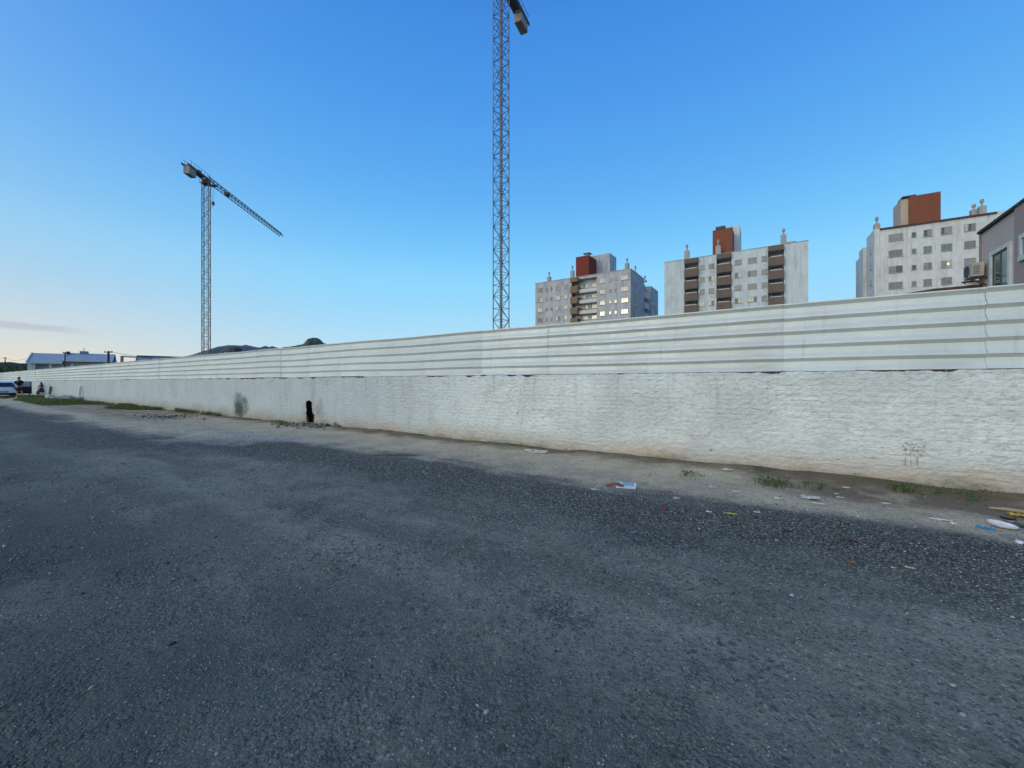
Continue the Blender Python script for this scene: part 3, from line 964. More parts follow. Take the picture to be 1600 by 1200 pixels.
for ci, ((a, b), kind, cy) in enumerate(cols1):
    u0, zc = B1.uz(*z1(a, cy)); u1, _ = B1.uz(*z1(b, cy))
    hh = 0.42 if kind == 'small' else 0.58
    for k in range(6):
        zc_k = (27.35 if ci < 5 else 27.45) - st * k
        if kind == 'small': kinds = pick(['d', 'd', 'm'])
        elif k < 5: kinds = looks1[ci][k]
        else: kinds = 'b'
        B1.window(u0, u1, zc_k - hh, zc_k + hh, kinds)
for (a, b) in ((635, 688), (730, 782)):
    u0, _ = B1.uz(*z1(a, 520), 1.6); u1, _ = B1.uz(*z1(b, 510), 1.6)
    for k in range(6):
        B1.window(u0, u1, 26.55 - st * k, 27.6 - st * k, pick(['bb', 'bd', 'bb', 'db']), y=1.6)
# end wall
for (zx0, zx1, kd, top, hgt, n) in ((1208, 1222, 'd', 27.4, .8, 4), (1392, 1402, 'u', 24.9, 1.1, 3), (1411, 1420, 'd', 24.8, .9, 3), (1430, 1439, 'd', 24.8, .9, 3)):
    v0 = B1.vz(*z1(zx0, 600), uR)[0]; v1 = B1.vz(*z1(zx1, 600), uR)[0]
    for k in range(n):
        B1.window(v0, v1, top - hgt - st * k, top - st * k, kd, side=(uR, 1))
for k in range(4):
    zt = 26.2 - st * k
    m = MB().box(uR - 1.55, uR - .1, 13.5, 17.5, zt - 1.5, zt)
    B1.part('end_balcony', m, M_SLAB)
# red tower, grey tank block, vent
u0, zb = B1.uz(*z1(555, 420), 5); u1, _ = B1.uz(*z1(695, 400), 5); _, zt = B1.uz(*z1(600, 215), 5)
M_RED = facade('oxide_red_render', (0.205, 0.045, 0.032), (0.15, 0.04, 0.03), 0.5)
B1.part('red_tower', MB().box(u0, u1, 5, 10.5, ZR - 1, zt), M_RED)
u2, zt2 = B1.uz(*z1(895, 152), 8.5); u3, _ = B1.uz(*z1(712, 190), 8.5)
B1.part('tank_block', MB().box(u3 - 2, u2, 10.6, 16, ZR - 1, zt2), M_F1)
uv = B1.uz(*z1(680, 170), 8)[0]
m = MB().box(uv - .55, uv + .55, 7.6, 8.7, zt, zt + 1.35); m.box(uv - 1.0, uv + 1.0, 7.1, 9.2, zt + 1.35, zt + 1.5)
B1.part('tower_vent', m, M_VENT)
hut = MB().box(u0 - .6, u0 + 2.2, 4.2, 5, ZR, ZR + .9); B1.part('roof_hut', hut, M_RED)
for (zx, zy0, zy1, zb_, v) in ((265, 380, 436, 480, .5), (518, 312, 370, 455, .3), (1112, 232, 290, 345, .6)):
    u, zb0 = B1.uz(*z1(zx, zb_), v); _, za = B1.uz(*z1(zx, zy1), v); _, zc = B1.uz(*z1(zx, zy0), v)
    B1.vent(u, v, ZR, max(.4, za - ZR), zc - za)
B1.vent(uR - .6, 6, ZR, .5, 1.9); B1.vent(uR - .6, 15, ZR, .4, 1.4)

# ---- second block: orange tower, three brown balcony stacks
M_F2 = facade('pale_grey_render', (0.60, 0.665, 0.69), (0.34, 0.37, 0.385), 0.6)
B2 = Block('apartment_building', 'pale grey apartment block with brick orange rooftop tower and three brown balcony stacks', 1038, 94.0, -178, group=GRP)


def z2(zx, zy): return 1020 + .1625 * zx, 330 + .1625 * zy


ZR2 = 29.4
uE = B2.uz(1263, 377)[0]
S = []
for (a, b, zy) in ((305, 440, 600), (613, 757, 560), (1108, 1262, 500)):
    S.append((B2.uz(*z2(a, zy))[0], B2.uz(*z2(b, zy))[0]))
wl = MB(); x = 0
for (a, b) in S:
    wl.box(x, a, 0, 14, 0, ZR2); wl.box(a, b, 1.8, 14, 0, ZR2); x = b
wl.box(x, uE, 0, 14, 0, ZR2)
for (a, b) in S: wl.box(a, b, .03, 1.8, 28.3, ZR2 - .02)
B2.part('wall', wl, M_F2)
cp = MB(); cp.box(-.05, uE + .05, -.07, .2, ZR2, ZR2 + .12); cp.box(uE * .86, uE * .93, .5, 3, ZR2, ZR2 + .5)
B2.part('coping', cp, M_VENT)
st2 = 2.72
for si, (a, b) in enumerate(S):
    for k in range(-1, 6):
        zt = 26.95 - st2 * k
        zlo, zhi = zt - 1.75, zt
        if k == -1: zlo, zhi = 28.25, 29.25
        m = MB().box(a + .05, b - .05, -.75, -.57, zlo, zhi)
        m.box(a + .05, a + .2, -.57, .0, zlo, zhi); m.box(b - .2, b - .05, -.57, 0, zlo, zhi)
        bo = B2.part('balcony', m, M_BROWN)
        if k >= 0:
            MB().box(a + .3, b - .3, -.68, -.58, zhi + .001, zhi + .16).build('balcony_rail', M_SLAB, bo)
            MB().box(a + .2, b - .2, -.57, 1.75, zlo, zlo + .2).build('balcony_floor', M_F2, bo)
            MB().box(a + .7, b - .35, 1.7, 1.78, zlo + .25, zlo + 2.45).build('balcony_shade_pane', G_DARK, bo)  # added dark pane, painting the shade at the back of the balcony
cols2 = [((450, 500), 500, ['gg', 'gg', 'gg', 'bb', 'gb']), ((536, 590), 500, ['gd', 'db', 'gg', 'bd', 'gg']),
         ((786, 856), 490, ['mg', 'db', 'gg', 'db', 'gd']), ((912, 1000), 470, ['mgg', 'dgg', 'ggg', 'bbd', 'ggg']), ((1046, 1102), 450, ['gg', 'gg', 'gg', 'gg', 'gg'])]
for (a, b), cy, looks in cols2:
    u0 = B2.uz(*z2(a, cy))[0]; u1 = B2.uz(*z2(b, cy))[0]
    for k in range(5):
        zt = 27.62 - st2 * k
        B2.window(u0, u1, zt - 1.12, zt, looks[k])
        if a in (450, 536, 1046):      # spouts under the sills
            MB().tube(((u0 + u1) / 2, -.02, zt - 1.75), ((u0 + u1) / 2, -.35, zt - 1.78), .07, n=6).build('spout', M_VENT, B2.root)
M_OR = facade('brick_orange_render', (0.235, 0.085, 0.05), (0.16, 0.072, 0.05), 0.5)
u0, _ = B2.uz(*z2(575, 400), 4); u1, _ = B2.uz(*z2(765, 380), 4); _, zt = B2.uz(*z2(575, 188), 4)
B2.part('orange_tower', MB().box(u0, u1, 4, 9, ZR2 - 1, zt), M_OR)
ut, ztk = B2.uz(*z2(835, 131), 9.02)
B2.part('tank_block', MB().box(u0 + 2, ut, 9.02, 15, ZR2 - 1, ztk), M_F2)
ua = B2.uz(*z2(612, 160), 5)[0]; ub = B2.uz(*z2(690, 150), 5)[0]
m = MB().box(ua + .2, ub - .2, 5, 7, zt, zt + .35); m.box(ua - .15, ub + .15, 4.7, 7.3, zt + .35, zt + .95)
B2.part('tower_vent', m, plain('dark_tin', (0.06, 0.065, 0.08), 0.6))
for (zx, y0, y1, v) in ((328, 320, 383, .4), (630, 272, 335, 2.5), (1257, 167, 232, .5)):
    u, za = B2.uz(*z2(zx, y1), v); _, zc = B2.uz(*z2(zx, y0), v)
    B2.vent(u, v, ZR2, max(.5, za - ZR2), zc - za, 1.0)

# ---- third block: white, orange-brown tower, brown tiled roof edge
M_F3 = facade('white_stained_render', (0.66, 0.68, 0.665), (0.36, 0.36, 0.345), 0.55, 0.5)
B3 = Block('apartment_building', 'whitish apartment block with wide orange brown tower and dark tiled roof edge', 1366, 70.3, -300, group=GRP)


def z3(zx, zy): return 1320 + .175 * zx, 280 + .175 * zy


ZR3 = 28.2
uE3 = 24.0
wl = MB().box(0, uE3, 0, 5.0, 0, ZR3); wl.box(1.0, uE3, 5.0, 9.0, 0, ZR3 - .3); wl.box(0.3, uE3, 9.0, 12.2, 0, ZR3 - .6); wl.box(1.2, uE3, 12.2, 19.6, 0, ZR3 - .8)
B3.part('wall', wl, M_F3)
M_TILE = plain('dark_red_roof_tile', (0.10, 0.055, 0.048), 0.85, c2=(0.07, 0.045, 0.04), scale=6)
u0, _ = B3.uz(*z3(312, 435)); u1, _ = B3.uz(*z3(1355, 285))
rf = MB().prismx([(-.25, ZR3 - .05), (3.2, ZR3 + .9), (3.2, ZR3 + .45), (-.25, ZR3 - .32)][::-1], u0, u1)
B3.part('roof', rf, M_TILE)
cols3 = [((390, 515), 520, ['ggg', 'mm', 'gd', 'mm', 'gg']), ((596, 637), 487, ['d', 'm', 'd', 'm', 'm']), ((702, 776), 480, ['dg', 'mm', 'gm', 'mm', 'gg']),
         ((858, 955), 460, ['dgg', 'mm', 'gb', 'mm', 'gg']), ((1066, 1168), 430, ['bdm', 'mm', 'gg', 'mm', 'gg'])]
for (a, b), cy, looks in cols3:
    u0, zc = B3.uz(*z3(a, cy)); u1, _ = B3.uz(*z3(b, cy))
    hh = .42 if a == 596 else .58
    for k in range(5):
        zc_k = 26.3 - 2.74 * k
        B3.window(u0, u1, zc_k - hh, zc_k + hh, looks[k])
        if k == 2 and a == 858:
            lm = MB().ell(((u0 + u1) / 2 + .2, -.09, zc_k), (.1, .03, .1), 8, 6)
            mm = NT('lit_lamp'); mm.b.inputs['Emission Color'].default_value = (1, .78, .4, 1); mm.b.inputs['Emission Strength'].default_value = 3
            B3.part('lamp', lm, mm.fin((1, .8, .5)))
for k in range(4):
    zt = 25.2 - 2.74 * k
    B3.window(6.0, 8.2, zt - 1.5, zt, 'uu', side=(1.0, -1))
    B3.window(1.5, 2.2, zt - .9, zt, 'm', side=(0, -1))
u0, _ = B3.uz(*z3(577, 380), 3.5); u1, _ = B3.uz(*z3(857, 340), 3.5); _, zt = B3.uz(*z3(577, 155), 3.5)
B3.part('orange_tower', MB().box(u0, u1, 3.5, 8.5, ZR3 - .5, zt), M_OR)
bl, zt2 = B3.uz(*z3(518, 180), 4)
m = MB().box(u0 - 1.05, u0 - .01, 3.9, 8.0, ZR3 - .5, zt - .15)
B3.part('tower_return', m, facade('beige_tower_render', (0.50, 0.40, 0.32), (0.36, 0.29, 0.24), 0.5))
m = MB().box(u0 - .9, u0 + .9, 3.6, 6, zt + .001, zt + .25); m.box(u0 + 1.0, u1 - .8, 4.2, 8, zt + .001, zt + .22)
B3.part('tower_coping', m, M_TILE)
for (zx, y0, y1, v) in ((268, 340, 405, .8), (1224, 180, 245, 2.5), (1152, 255, 275, 3.5)):
    u, za = B3.uz(*z3(zx, y1), v); _, zc = B3.uz(*z3(zx, y0), v)
    B3.vent(max(u, .5), v, ZR3, max(.45, za - ZR3), max(.8, zc - za), .8)

# ------------------------------------------------------------------ taupe house on the right, wall end-on to the hoarding
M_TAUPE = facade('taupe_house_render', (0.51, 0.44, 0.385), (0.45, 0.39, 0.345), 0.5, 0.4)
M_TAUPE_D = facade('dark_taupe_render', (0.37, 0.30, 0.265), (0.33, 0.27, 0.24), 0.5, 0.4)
M_TRIM = plain('white_window_trim', (0.66, 0.67, 0.66), 0.6)
M_COPE = plain('dark_coping', (0.045, 0.04, 0.042), 0.7)
hx, hy = at(1534, 14), 14.0
house = thing('taupe_house', 'taupe rendered house with dark flat roof edge and white framed window', 'house', (hx, hy, 0), math.atan2(-0.8396, -0.5432))
HZ = 6.66
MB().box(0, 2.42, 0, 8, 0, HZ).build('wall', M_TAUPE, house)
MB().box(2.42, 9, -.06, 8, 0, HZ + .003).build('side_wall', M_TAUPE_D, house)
cp = MB().box(-.06, 9.1, -.10, 8.1, HZ + .004, HZ + .085)
cp.build('roof_edge', M_COPE, house)
MB().box(-.05, .015, -.05, .03, 0, HZ).build('corner_pipe', plain('mauve_pipe', (0.30, 0.22, 0.23), 0.7), house)
wu0, wu1, wz1, wz0 = 0.92, 2.02, 5.66, 3.2
fr = MB(); t = .13
fr.box(wu0 - t, wu1 + t, -.07, .01, wz1, wz1 + t); fr.box(wu0 - t, wu0, -.07, .01, wz0, wz1); fr.box(wu1, wu1 + t, -.07, .01, wz0, wz1)
fr.box(wu0 - t, wu1 + t, -.09, .01, wz0 - t, wz0)
wobj = fr.build('window', M_TRIM, house)
sash = MB(); a = .05
sash.box(wu0, wu1, -.035, -.006, wz1 - a, wz1); sash.box(wu0, wu0 + a, -.035, -.006, wz0, wz1 - a); sash.box(wu1 - a, wu1, -.035, -.006, wz0, wz1 - a)
sash.box((wu0 + wu1) / 2 - .03, (wu0 + wu1) / 2 + .03, -.036, -.006, wz0, wz1 - a)
sash.build('sash', plain('dark_green_sash', (0.06, 0.085, 0.08), 0.5), wobj)
for (p0, p1, gm) in ((wu0 + a, (wu0 + wu1) / 2 - .03, glass('greenish_glass', (0.05, 0.11, 0.10), .05)), ((wu0 + wu1) / 2 + .03, wu1 - a, glass('net_curtain_glass', (0.20, 0.26, 0.235), .06))):
    MB().box(p0, p1, -.02, -.004, wz0, wz1 - a).build('pane', gm, wobj)
fr = MB(); q0, q1, y = 2.98, 4.1, -.06
fr.box(q0 - t, q1 + t, y - .06, y + .01, 5.62, 5.62 + t); fr.box(q0 - t, q0, y - .06, y + .01, 5.12, 5.62); fr.box(q1, q1 + t, y - .06, y + .01, 5.12, 5.62)
fr.box(q0 - t, q1 + t, y - .08, y + .01, 5.12 - t, 5.12)
w2 = fr.build('window', M_TRIM, house)
MB().box(q0, q1, y - .03, y - .004, 5.12, 5.62).build('pane', glass('blue_pane_glass', (0.10, 0.22, 0.30), .05), w2)
# porch roof with gutter, running out from the house towards the left
pr = MB().prism([(.1, 4.79), (.1, 4.89), (-4.0, 5.45), (-4.0, 5.33)][::-1], -1.25, -.01)
pr.add([(.1, -1.25, 4.79), (.1, -1.25, 4.89), (-4.0, -1.25, 5.45), (-4.0, -1.25, 5.33), (.1, -1.52, 4.70), (-3.8, -1.52, 5.25)],
       [(0, 1, 4), (1, 2, 5, 4), (2, 3, 5), (3, 0, 4, 5)])
pr.build('porch_roof', M_TILE, house)
MB().bar((.12, -.42, 4.93), (.12, -.06, 4.95), .06, .09).build('gutter', M_TRIM, house)
MB().box(-3.8, -.3, -1.1, -.02, 0, 4.8).build('porch_wall', M_TAUPE, house)

ac_r = thing('air_conditioner', 'cream outdoor air conditioner unit bracketed to the taupe house wall', 'air conditioner', (hx, hy, 5.08), math.atan2(-0.8396, -0.5432))
M_AC = plain('cream_ac_casing', (0.46, 0.45, 0.38), 0.55, c2=(0.36, 0.34, 0.29))
MB().box(-.15, .53, -.40, -.10, 0.04, .50).build('casing', M_AC, ac_r)
g = MB().lathe([(.2, 0), (.2, .02)], (0, 0, 0), 20)
for i, (x, yy, z) in enumerate(g.v): g.v[i] = (x + .17, -.401 - z, yy + .27)
g.build('fan_grille', plain('dark_fan_grille', (0.05, 0.05, 0.055), 0.6), ac_r)
g = MB()
for k in range(6): g.box(.531, .538, -.36, -.20, .12 + k * .05, .145 + k * .05)
g.build('side_louvre', plain('grey_louvre', (0.22, 0.21, 0.19), 0.7), ac_r)
for x in (-.1, .45):
    MB().bar((x, -.46, -.03), (x, .0, -.03), .05).bar((x, -.02, -.28), (x, -.4, -.05), .04).build('bracket', M_COPE, ac_r)

# ------------------------------------------------------------------ low houses on the far left
Yh = 62.0
M_WHITE = plain('white_house_wall', (0.60, 0.62, 0.61), 0.85, c2=(0.52, 0.54, 0.54), scale=.8)
M_ROOF = plain('blue_grey_metal_roof', (0.36, 0.385, 0.41), 0.5, 0, 0.5, c2=(0.30, 0.325, 0.35), scale=.6)
LR = R(40)


def local_x(px0, Y):
    """px -> local x of a building whose origin is at (px0, Y) and whose front runs right and away"""
    ox, oy = at(px0, Y), Y
    def f(px):
        k = (px - CX) / F
        return (k * oy - ox) / (math.cos(LR) - k * math.sin(LR))
    return f


lh = thing('white_house', 'low white house with blue grey metal roofs and a pillared porch behind the far hoarding', 'house', (at(43, Yh), Yh, 0), LR)
X = local_x(43, Yh)
YX = lambda px: Yh + X(px) * math.sin(LR)
za, zb = zh(565.8, Yh), zh(552.5, Yh + 2.5)
MB().box(0, X(50), 0, 6, 0, za - .1).box(X(50), X(98), 1.2, 6, 0, za - .1).box(X(98), X(176), 1.2, 6, 0, zh(563.6, YX(135)) - .1).build('wall', M_WHITE, lh)
gb = MB().prismx([(0, za - .05), (6, za - .05), (3, zb - .15)][::-1], -.02, .1)
gb.build('gable', M_WHITE, lh)
M_FAS = plain('white_fascia', (0.6, 0.62, 0.62), 0.6)
for k, (a, b, zl, zr) in enumerate(((42, 98, za, zb + .1), (98.5, 176.5, zh(563.6, YX(135)), zh(552.5, YX(135) + 2.5)))):
    r = MB().prismx([(-.35, zl - .12), (-.35, zl), (3, zr), (6.4, zl), (6.4, zl - .12), (3, zr - .12)][::-1], X(a), X(b))
    r.build('roof', M_ROOF, lh)
    MB().box(X(a), X(b), -.42, -.352, zl - .2, zl + .03).build('fascia', M_FAS, lh)
    zz = zr
rk = MB().bar((X(99), -.4, zh(564.5, YX(100))), (X(99), 3, zz + .05), .18, .2); rk.build('rake_board', plain('pale_rake_board', (0.55, 0.57, 0.6), 0.6), lh)
MB().bar((X(42), -.4, za + .02), (X(42), 3, zb + .12), .12, .2).build('rake_board', M_FAS, lh)
for px in (53, 79, 113, 146): MB().box(X(px) - .13, X(px) + .13, -.1, .15, 0, za - .1).build('pillar', M_WHITE, lh)
MB().box(X(57), X(77), 1.14, 1.199, 1.0, 3.4).build('shutter', plain('grey_shutter', (0.42, 0.45, 0.45), 0.7), lh)
MB().box(X(84), X(99), 1.14, 1.199, 1.0, 3.5).build('shutter', plain('blue_shutter', (0.33, 0.40, 0.41), 0.7), lh)
MB().box(X(115), X(143), 1.14, 1.199, 1.2, 4.0).build('window', G_DARK, lh)
MB().prismx([(6.4, za - .4), (0.2, za - .4), (3, zz - .1)], X(176.6), X(177.5)).build('end_gable', plain('mauve_gable', (0.25, 0.20, 0.22), 0.8), lh)
zt_ = zh(549, YX(126) + 2.5)
MB().box(X(120), X(132.5), 2.6, 4, zz - .5, zt_).build('roof_box', plain('grey_roof_box', (0.22, 0.25, 0.33), 0.8), lh)
MB().tube((X(126), 3.2, zt_), (X(126), 3.2, zt_ + .6), .04, n=5).build('antenna', M_COPE, lh)
zc_ = zh(551.4, YX(101) + 2.5)
ck = MB().box(X(98), X(105), 2.2, 3.2, zz - .6, zc_); ck.box(X(99.2), X(103.8), 2.4, 3.0, zc_, zc_ + .2)
ck.build('chimney', plain('maroon_chimney', (0.10, 0.045, 0.055), 0.85), lh)

M_POLE = plain('dark_wooden_pole', (0.045, 0.04, 0.045), 0.9)


def pole(px, Y, ytop, label, arm=.5, r=.11):
    p = thing('utility_pole', label, 'utility pole', (at(px, Y), Y, 0))
    zt = zh(ytop, Y)
    MB().tube((0, 0, 0), (0, 0, zt), r, r * .8).build('shaft', M_POLE, p)
    c = MB().bar((-arm, 0, zt - .15), (arm, 0, zt - .15), .1)
    c.build('crossarm', M_POLE, p)
    for s in (-1, 0, 1): MB().lathe([(.04, 0), (.06, .05), (.03, .14)], (s * arm * .85, 0, zt - .1), 8).build('insulator', M_POLE, p)
    return Vector((at(px, Y), Y, zt))


pA = pole(101.5, 58, 550, 'thin dark utility pole in front of the white house, between its two roofs', .3, .08)
pB = pole(169.5, 54, 548.6, 'thick dark utility pole at the right end of the white house', .55, .14)
pC = pole(8, 110, 558.5, 'small far utility pole above the trees at the left edge', .5, .12)


def wire(a, b, sag, label):
    pts = [a.lerp(b, t / 16) - Vector((0, 0, sag * 4 * (t / 16) * (1 - t / 16))) for t in range(17)]
    o = MB().path(pts, .022, 4).build('power_line', M_POLE)
    tag(o, label, 'power line', 'power lines at the far left')


wire(pB, Vector((at(300, 40), 40, zh(561, 40))), .3, 'power line running right from the thick utility pole')
wire(pC + Vector((0, 0, -.1)), Vector((at(-60, 90), 90, zh(556, 90))), .4, 'power line running out of frame left of the small far pole')
wire(pC + Vector((0, 0, -.15)), Vector((at(40, 70), 70, zh(560, 70))), .5, 'power line from the small far pole to the white house gable')

# blue shed
Ys = 48.0
sh = thing('blue_shed', 'long shed with blue metal roof and dark ridge cap rising behind the hoarding', 'shed', (at(213, Ys), Ys, 0), LR)
zt = zh(556.5, Ys + 1.5)
r = MB().prismx([(-.4, zt - 1.05), (-.4, zt - .95), (2.2, zt), (4.8, zt - 1), (4.8, zt - 1.1), (2.2, zt - .1)][::-1], 0, 14)
r.build('roof', plain('blue_metal_roof', (0.26, 0.34, 0.50), 0.5), sh)
MB().box(.1, 13.9, 0, 4.4, 0, zt - 1.1).build('wall', M_WHITE, sh)
MB().bar((-.05, 2.2, zt + .03), (14, 2.2, zt + .03), .3, .16).bar((-.05, -.4, zt - 1.0), (-.05, 2.2, zt - .02), .1, .14).build('ridge_cap', M_COPE, sh)

pf = thing('steel_frame', 'dull pink steel frame of a post and beam standing between white house and blue shed', 'frame', (at(190.5, 46), 46, 0))
M_PINK = plain('dull_pink_paint', (0.33, 0.20, 0.20), 0.7)
zt = zh(556, 46)
MB().box(-.1, .1, -.1, .1, 0, zt).build('post', M_PINK, pf)
MB().bar((-.1, 0, zt - .05), (2.3, 1.2, zt - .2), .14).build('beam', M_PINK, pf)
MB().box(2.2, 2.4, 1.1, 1.3, 0, zt - .28).build('post', M_PINK, pf)

# distant flat roofed building with a brown box on the roof
Yd = 150
db = thing('flat_roofed_building', 'far pale flat roofed building with a dark brown box on its roof', 'building', (at(362, Yd), Yd, 0))
Xd = lambda px: at(px, Yd) - at(362, Yd)
MB().box(Xd(350), Xd(378), 0, 9, 0, zh(550, Yd)).build('wall', M_WHITE, db)
MB().box(Xd(349), Xd(380), -.5, 9.5, zh(550, Yd), zh(549, Yd)).build('roof', M_COPE, db)
MB().box(Xd(351.5), Xd(361), 2, 6, zh(549, Yd), zh(543.2, Yd + 2)).build('roof_box', plain('brown_roof_box', (0.075, 0.058, 0.05), 0.8), db)


# ------------------------------------------------------------------ hills
def hill(name, prof, Y, depth, mat, seed):
    xs = np.array([at(p, Y) for p, _ in prof]); hs = np.array([zh(q, Y) for _, q in prof])
    n = 120
    x = np.linspace(xs[0], xs[-1], n); h = np.interp(x, xs, hs)
    m = 41
    t = np.linspace(-1, 1, m)
    Xg, T = np.meshgrid(x, t, indexing='ij')
    s = (xs[-1] - xs[0])
    Z = h[:, None] * np.cos(T * math.pi / 2) ** 1.2 + 0
    Z = Z * (1 + 0.18 * fbm(Xg / s * 9, T * 3 + 5, seed, 4)) - 2
    Z[:, m // 2] = h
    Yg = Y + T * depth + 0.1 * depth * fbm(Xg / s * 6, T * 2, seed + 3, 3)
    V = np.stack([Xg, Yg, Z], -1).reshape(-1, 3)
    i, j = np.meshgrid(np.arange(n - 1), np.arange(m - 1), indexing='ij')
    Q = np.stack([i * m + j, (i + 1) * m + j, (i + 1) * m + j + 1, i * m + j + 1], -1).reshape(-1, 4)
    o = npmesh(name, V, Q, mat)
    tag(o, kind='structure')


def hillmat(name, a, b, sc_):
    m = NT(name); p = m.pos()
    c = m.mix(m.ramp(m.noise(p, sc_, 6, .65), .38, .62), a, b)
    m.bump(m.noise(p, sc_ * 5, 4), .8, 2.0)
    return m.fin(c, .95, 0, .1)


hill('hills', [(330, 597), (345, 553), (355, 547), (372, 542), (388, 539.2), (405, 543), (415, 545), (421, 542.5), (430, 545), (448, 552), (452, 548), (458, 544.5), (468, 548), (520, 597)], 2600, 700,
     hillmat('hazy_wooded_mountain', (0.15, 0.165, 0.165), (0.11, 0.13, 0.13), .01), 5)  # pale grey tint: distance haze painted into the woodland colour
hill('hills', [(455, 580), (466, 546), (470, 538), (478, 536), (486, 531), (491, 527.6), (498, 529), (504, 533), (506, 538), (512, 541), (530, 556), (545, 580)], 900, 160,
     hillmat('brown_wooded_knoll', (0.20, 0.15, 0.085), (0.10, 0.10, 0.06), .06), 9)
hill('hills', [(-140, 597), (-80, 570), (-10, 566), (14, 565.5), (30, 568), (60, 575), (120, 597)], 700, 160, hillmat('dark_wooded_hill', (0.045, 0.06, 0.045), (0.03, 0.045, 0.04), .05), 12)


# ------------------------------------------------------------------ trees
def leafmat(name, a, b):
    m = NT(name)
    r = m.n('NewGeometry').outputs['Random Per Island']
    return m.fin(m.mix(r, a, b), 0.6, 0, 0.3)


M_LEAF = leafmat('dark_leaf', (0.022, 0.045, 0.016), (0.06, 0.105, 0.03))
M_LEAF2 = leafmat('mid_leaf', (0.035, 0.075, 0.022), (0.085, 0.14, 0.04))
M_BARK = plain('bark', (0.10, 0.075, 0.055), 0.95)


def leaves(centres, n, spread, size, mat, parent, name='crown'):
    k = len(centres)
    C = np.array(centres)[rng.integers(0, k, n)]
    d = rng.standard_normal((n, 3)); d /= np.linalg.norm(d, axis=1)[:, None]
    P = C + d * (np.array(spread) * rng.random((n, 1)) ** 0.45)
    a = rng.standard_normal((n, 3)); a /= np.linalg.norm(a, axis=1)[:, None]
    b = np.cross(a, rng.standard_normal((n, 3))); b /= np.linalg.norm(b, axis=1)[:, None]
    s = size * rng.uniform(.6, 1.3, (n, 1))
    V = np.stack([P - a * s, P + b * s * .5, P + a * s, P - b * s * .5], 1).reshape(-1, 3)
    return npmesh(name, V, np.arange(4 * n).reshape(-1, 4), mat, parent, smooth=False)


def tree(px, Y, ytop, rad, label, mat, seed):
    r = random.Random(seed)
    X_ = at(px, Y); zt = zh(ytop, Y)
    t = thing('leafy_tree', label, 'tree', (X_, Y, 0), 0, 'trees left of the white house')
    tr = MB().path([(0, 0, -.1), (.05, 0, zt * .3), (0, .1, zt * .6)], [.22, .16, .08], 8)
    cs = []
    for i in range(14):
        a = r.uniform(0, 6.28); q = r.uniform(.2, .8) * rad; z = r.uniform(.38, .84) * zt
        q *= math.sin(math.pi * min(1, (z / zt - .15) / .85)) ** .5
        c = (q * math.cos(a), q * math.sin(a), z); cs.append(c)
        if i < 7: tr.path([(0, 0, zt * .32), (c[0] * .5, c[1] * .5, (zt * .4 + z) / 2), c], [.09, .06, .02], 5)
    tr.build('trunk', M_BARK, t)
    leaves(cs, 2600, (rad * .42, rad * .42, zt * .16), .17, mat, t)


tree(-8, 66, 568, 3.2, 'dark leafy tree cut by the left edge of the frame', M_LEAF, 1)
tree(14, 70, 567, 3.0, 'darkest leafy tree, in the middle of the clump left of the white house', M_LEAF, 2)
tree(29, 67, 570, 2.6, 'brighter green tree right against the white house gable', M_LEAF2, 3)


# ------------------------------------------------------------------ grass and weeds
def blades(x, y, z, h, wd, mat, name, parent=None, lean=.45):
    n = len(x)
    a = rng.uniform(0, 2 * np.pi, n); l = rng.uniform(0, lean, n) * h
    dx, dy = np.cos(a), np.sin(a)
    base = np.stack([x, y, z], -1); side = np.stack([-dy, dx, np.zeros(n)], -1) * (wd / 2)[:, None]
    mid = base + np.stack([dx * l * .35, dy * l * .35, h * .6], -1); tip = base + np.stack([dx * l, dy * l, h], -1)
    V = np.stack([base - side, base + side, mid + side * .7, mid - side * .7, tip], 1).reshape(-1, 3)
    o = np.arange(n)[:, None] * 5
    T = np.concatenate([o + [[0, 1, 2]], o + [[0, 2, 3]], o + [[3, 2, 4]]], 0)
    return npmesh(name, V, T, mat, parent, smooth=False)


M_GRASS = leafmat('grass_blade', (0.045, 0.085, 0.018), (0.12, 0.155, 0.035))


def grass():
    us, ws = [], []
    for (u0, u1, w0, w1, n) in ((-60, -30, .1, 2.9, 26000), (-29.2, -21.5, .05, 1.5, 9000), (-21, -17.5, .02, .5, 1200), (-16.8, -14.9, .2, .9, 900)):
        u = rng.uniform(u0, u1, n); w = w0 + (w1 - w0) * rng.random(n) ** 1.3
        e = np.minimum(u - u0, u1 - u) / 2.5
        k = (fbm(u / 1.6, w / .8, 61, 3) > -.1) & (w < w0 + (w1 - w0) * np.clip(e, .15, 1))
        us.append(u[k]); ws.append(w[k])
    # thin straggle along the foot of the near wall
    u = rng.uniform(-14, 9, 5200); w = .03 + .35 * rng.random(5200) ** 1.5
    k = fbm(u / .9, w / .5, 71, 3) > .13
    us.append(u[k]); ws.append(w[k])
    u = np.concatenate(us); w = np.concatenate(ws)
    x = W0.x + WU.x * u - WN.x * w; y = W0.y + WU.y * u - WN.y * w
    h = np.where(u < -14, rng.uniform(.06, .22, len(u)), rng.uniform(.015, .06, len(u)))
    wd = np.where(u < -14, .02, .006)
    o = blades(x, y, gz(x, y) - .01, h, wd, M_GRASS, 'grass')
    tag(o, 'green grass straggling along the foot of the white wall', kind='stuff')


grass()


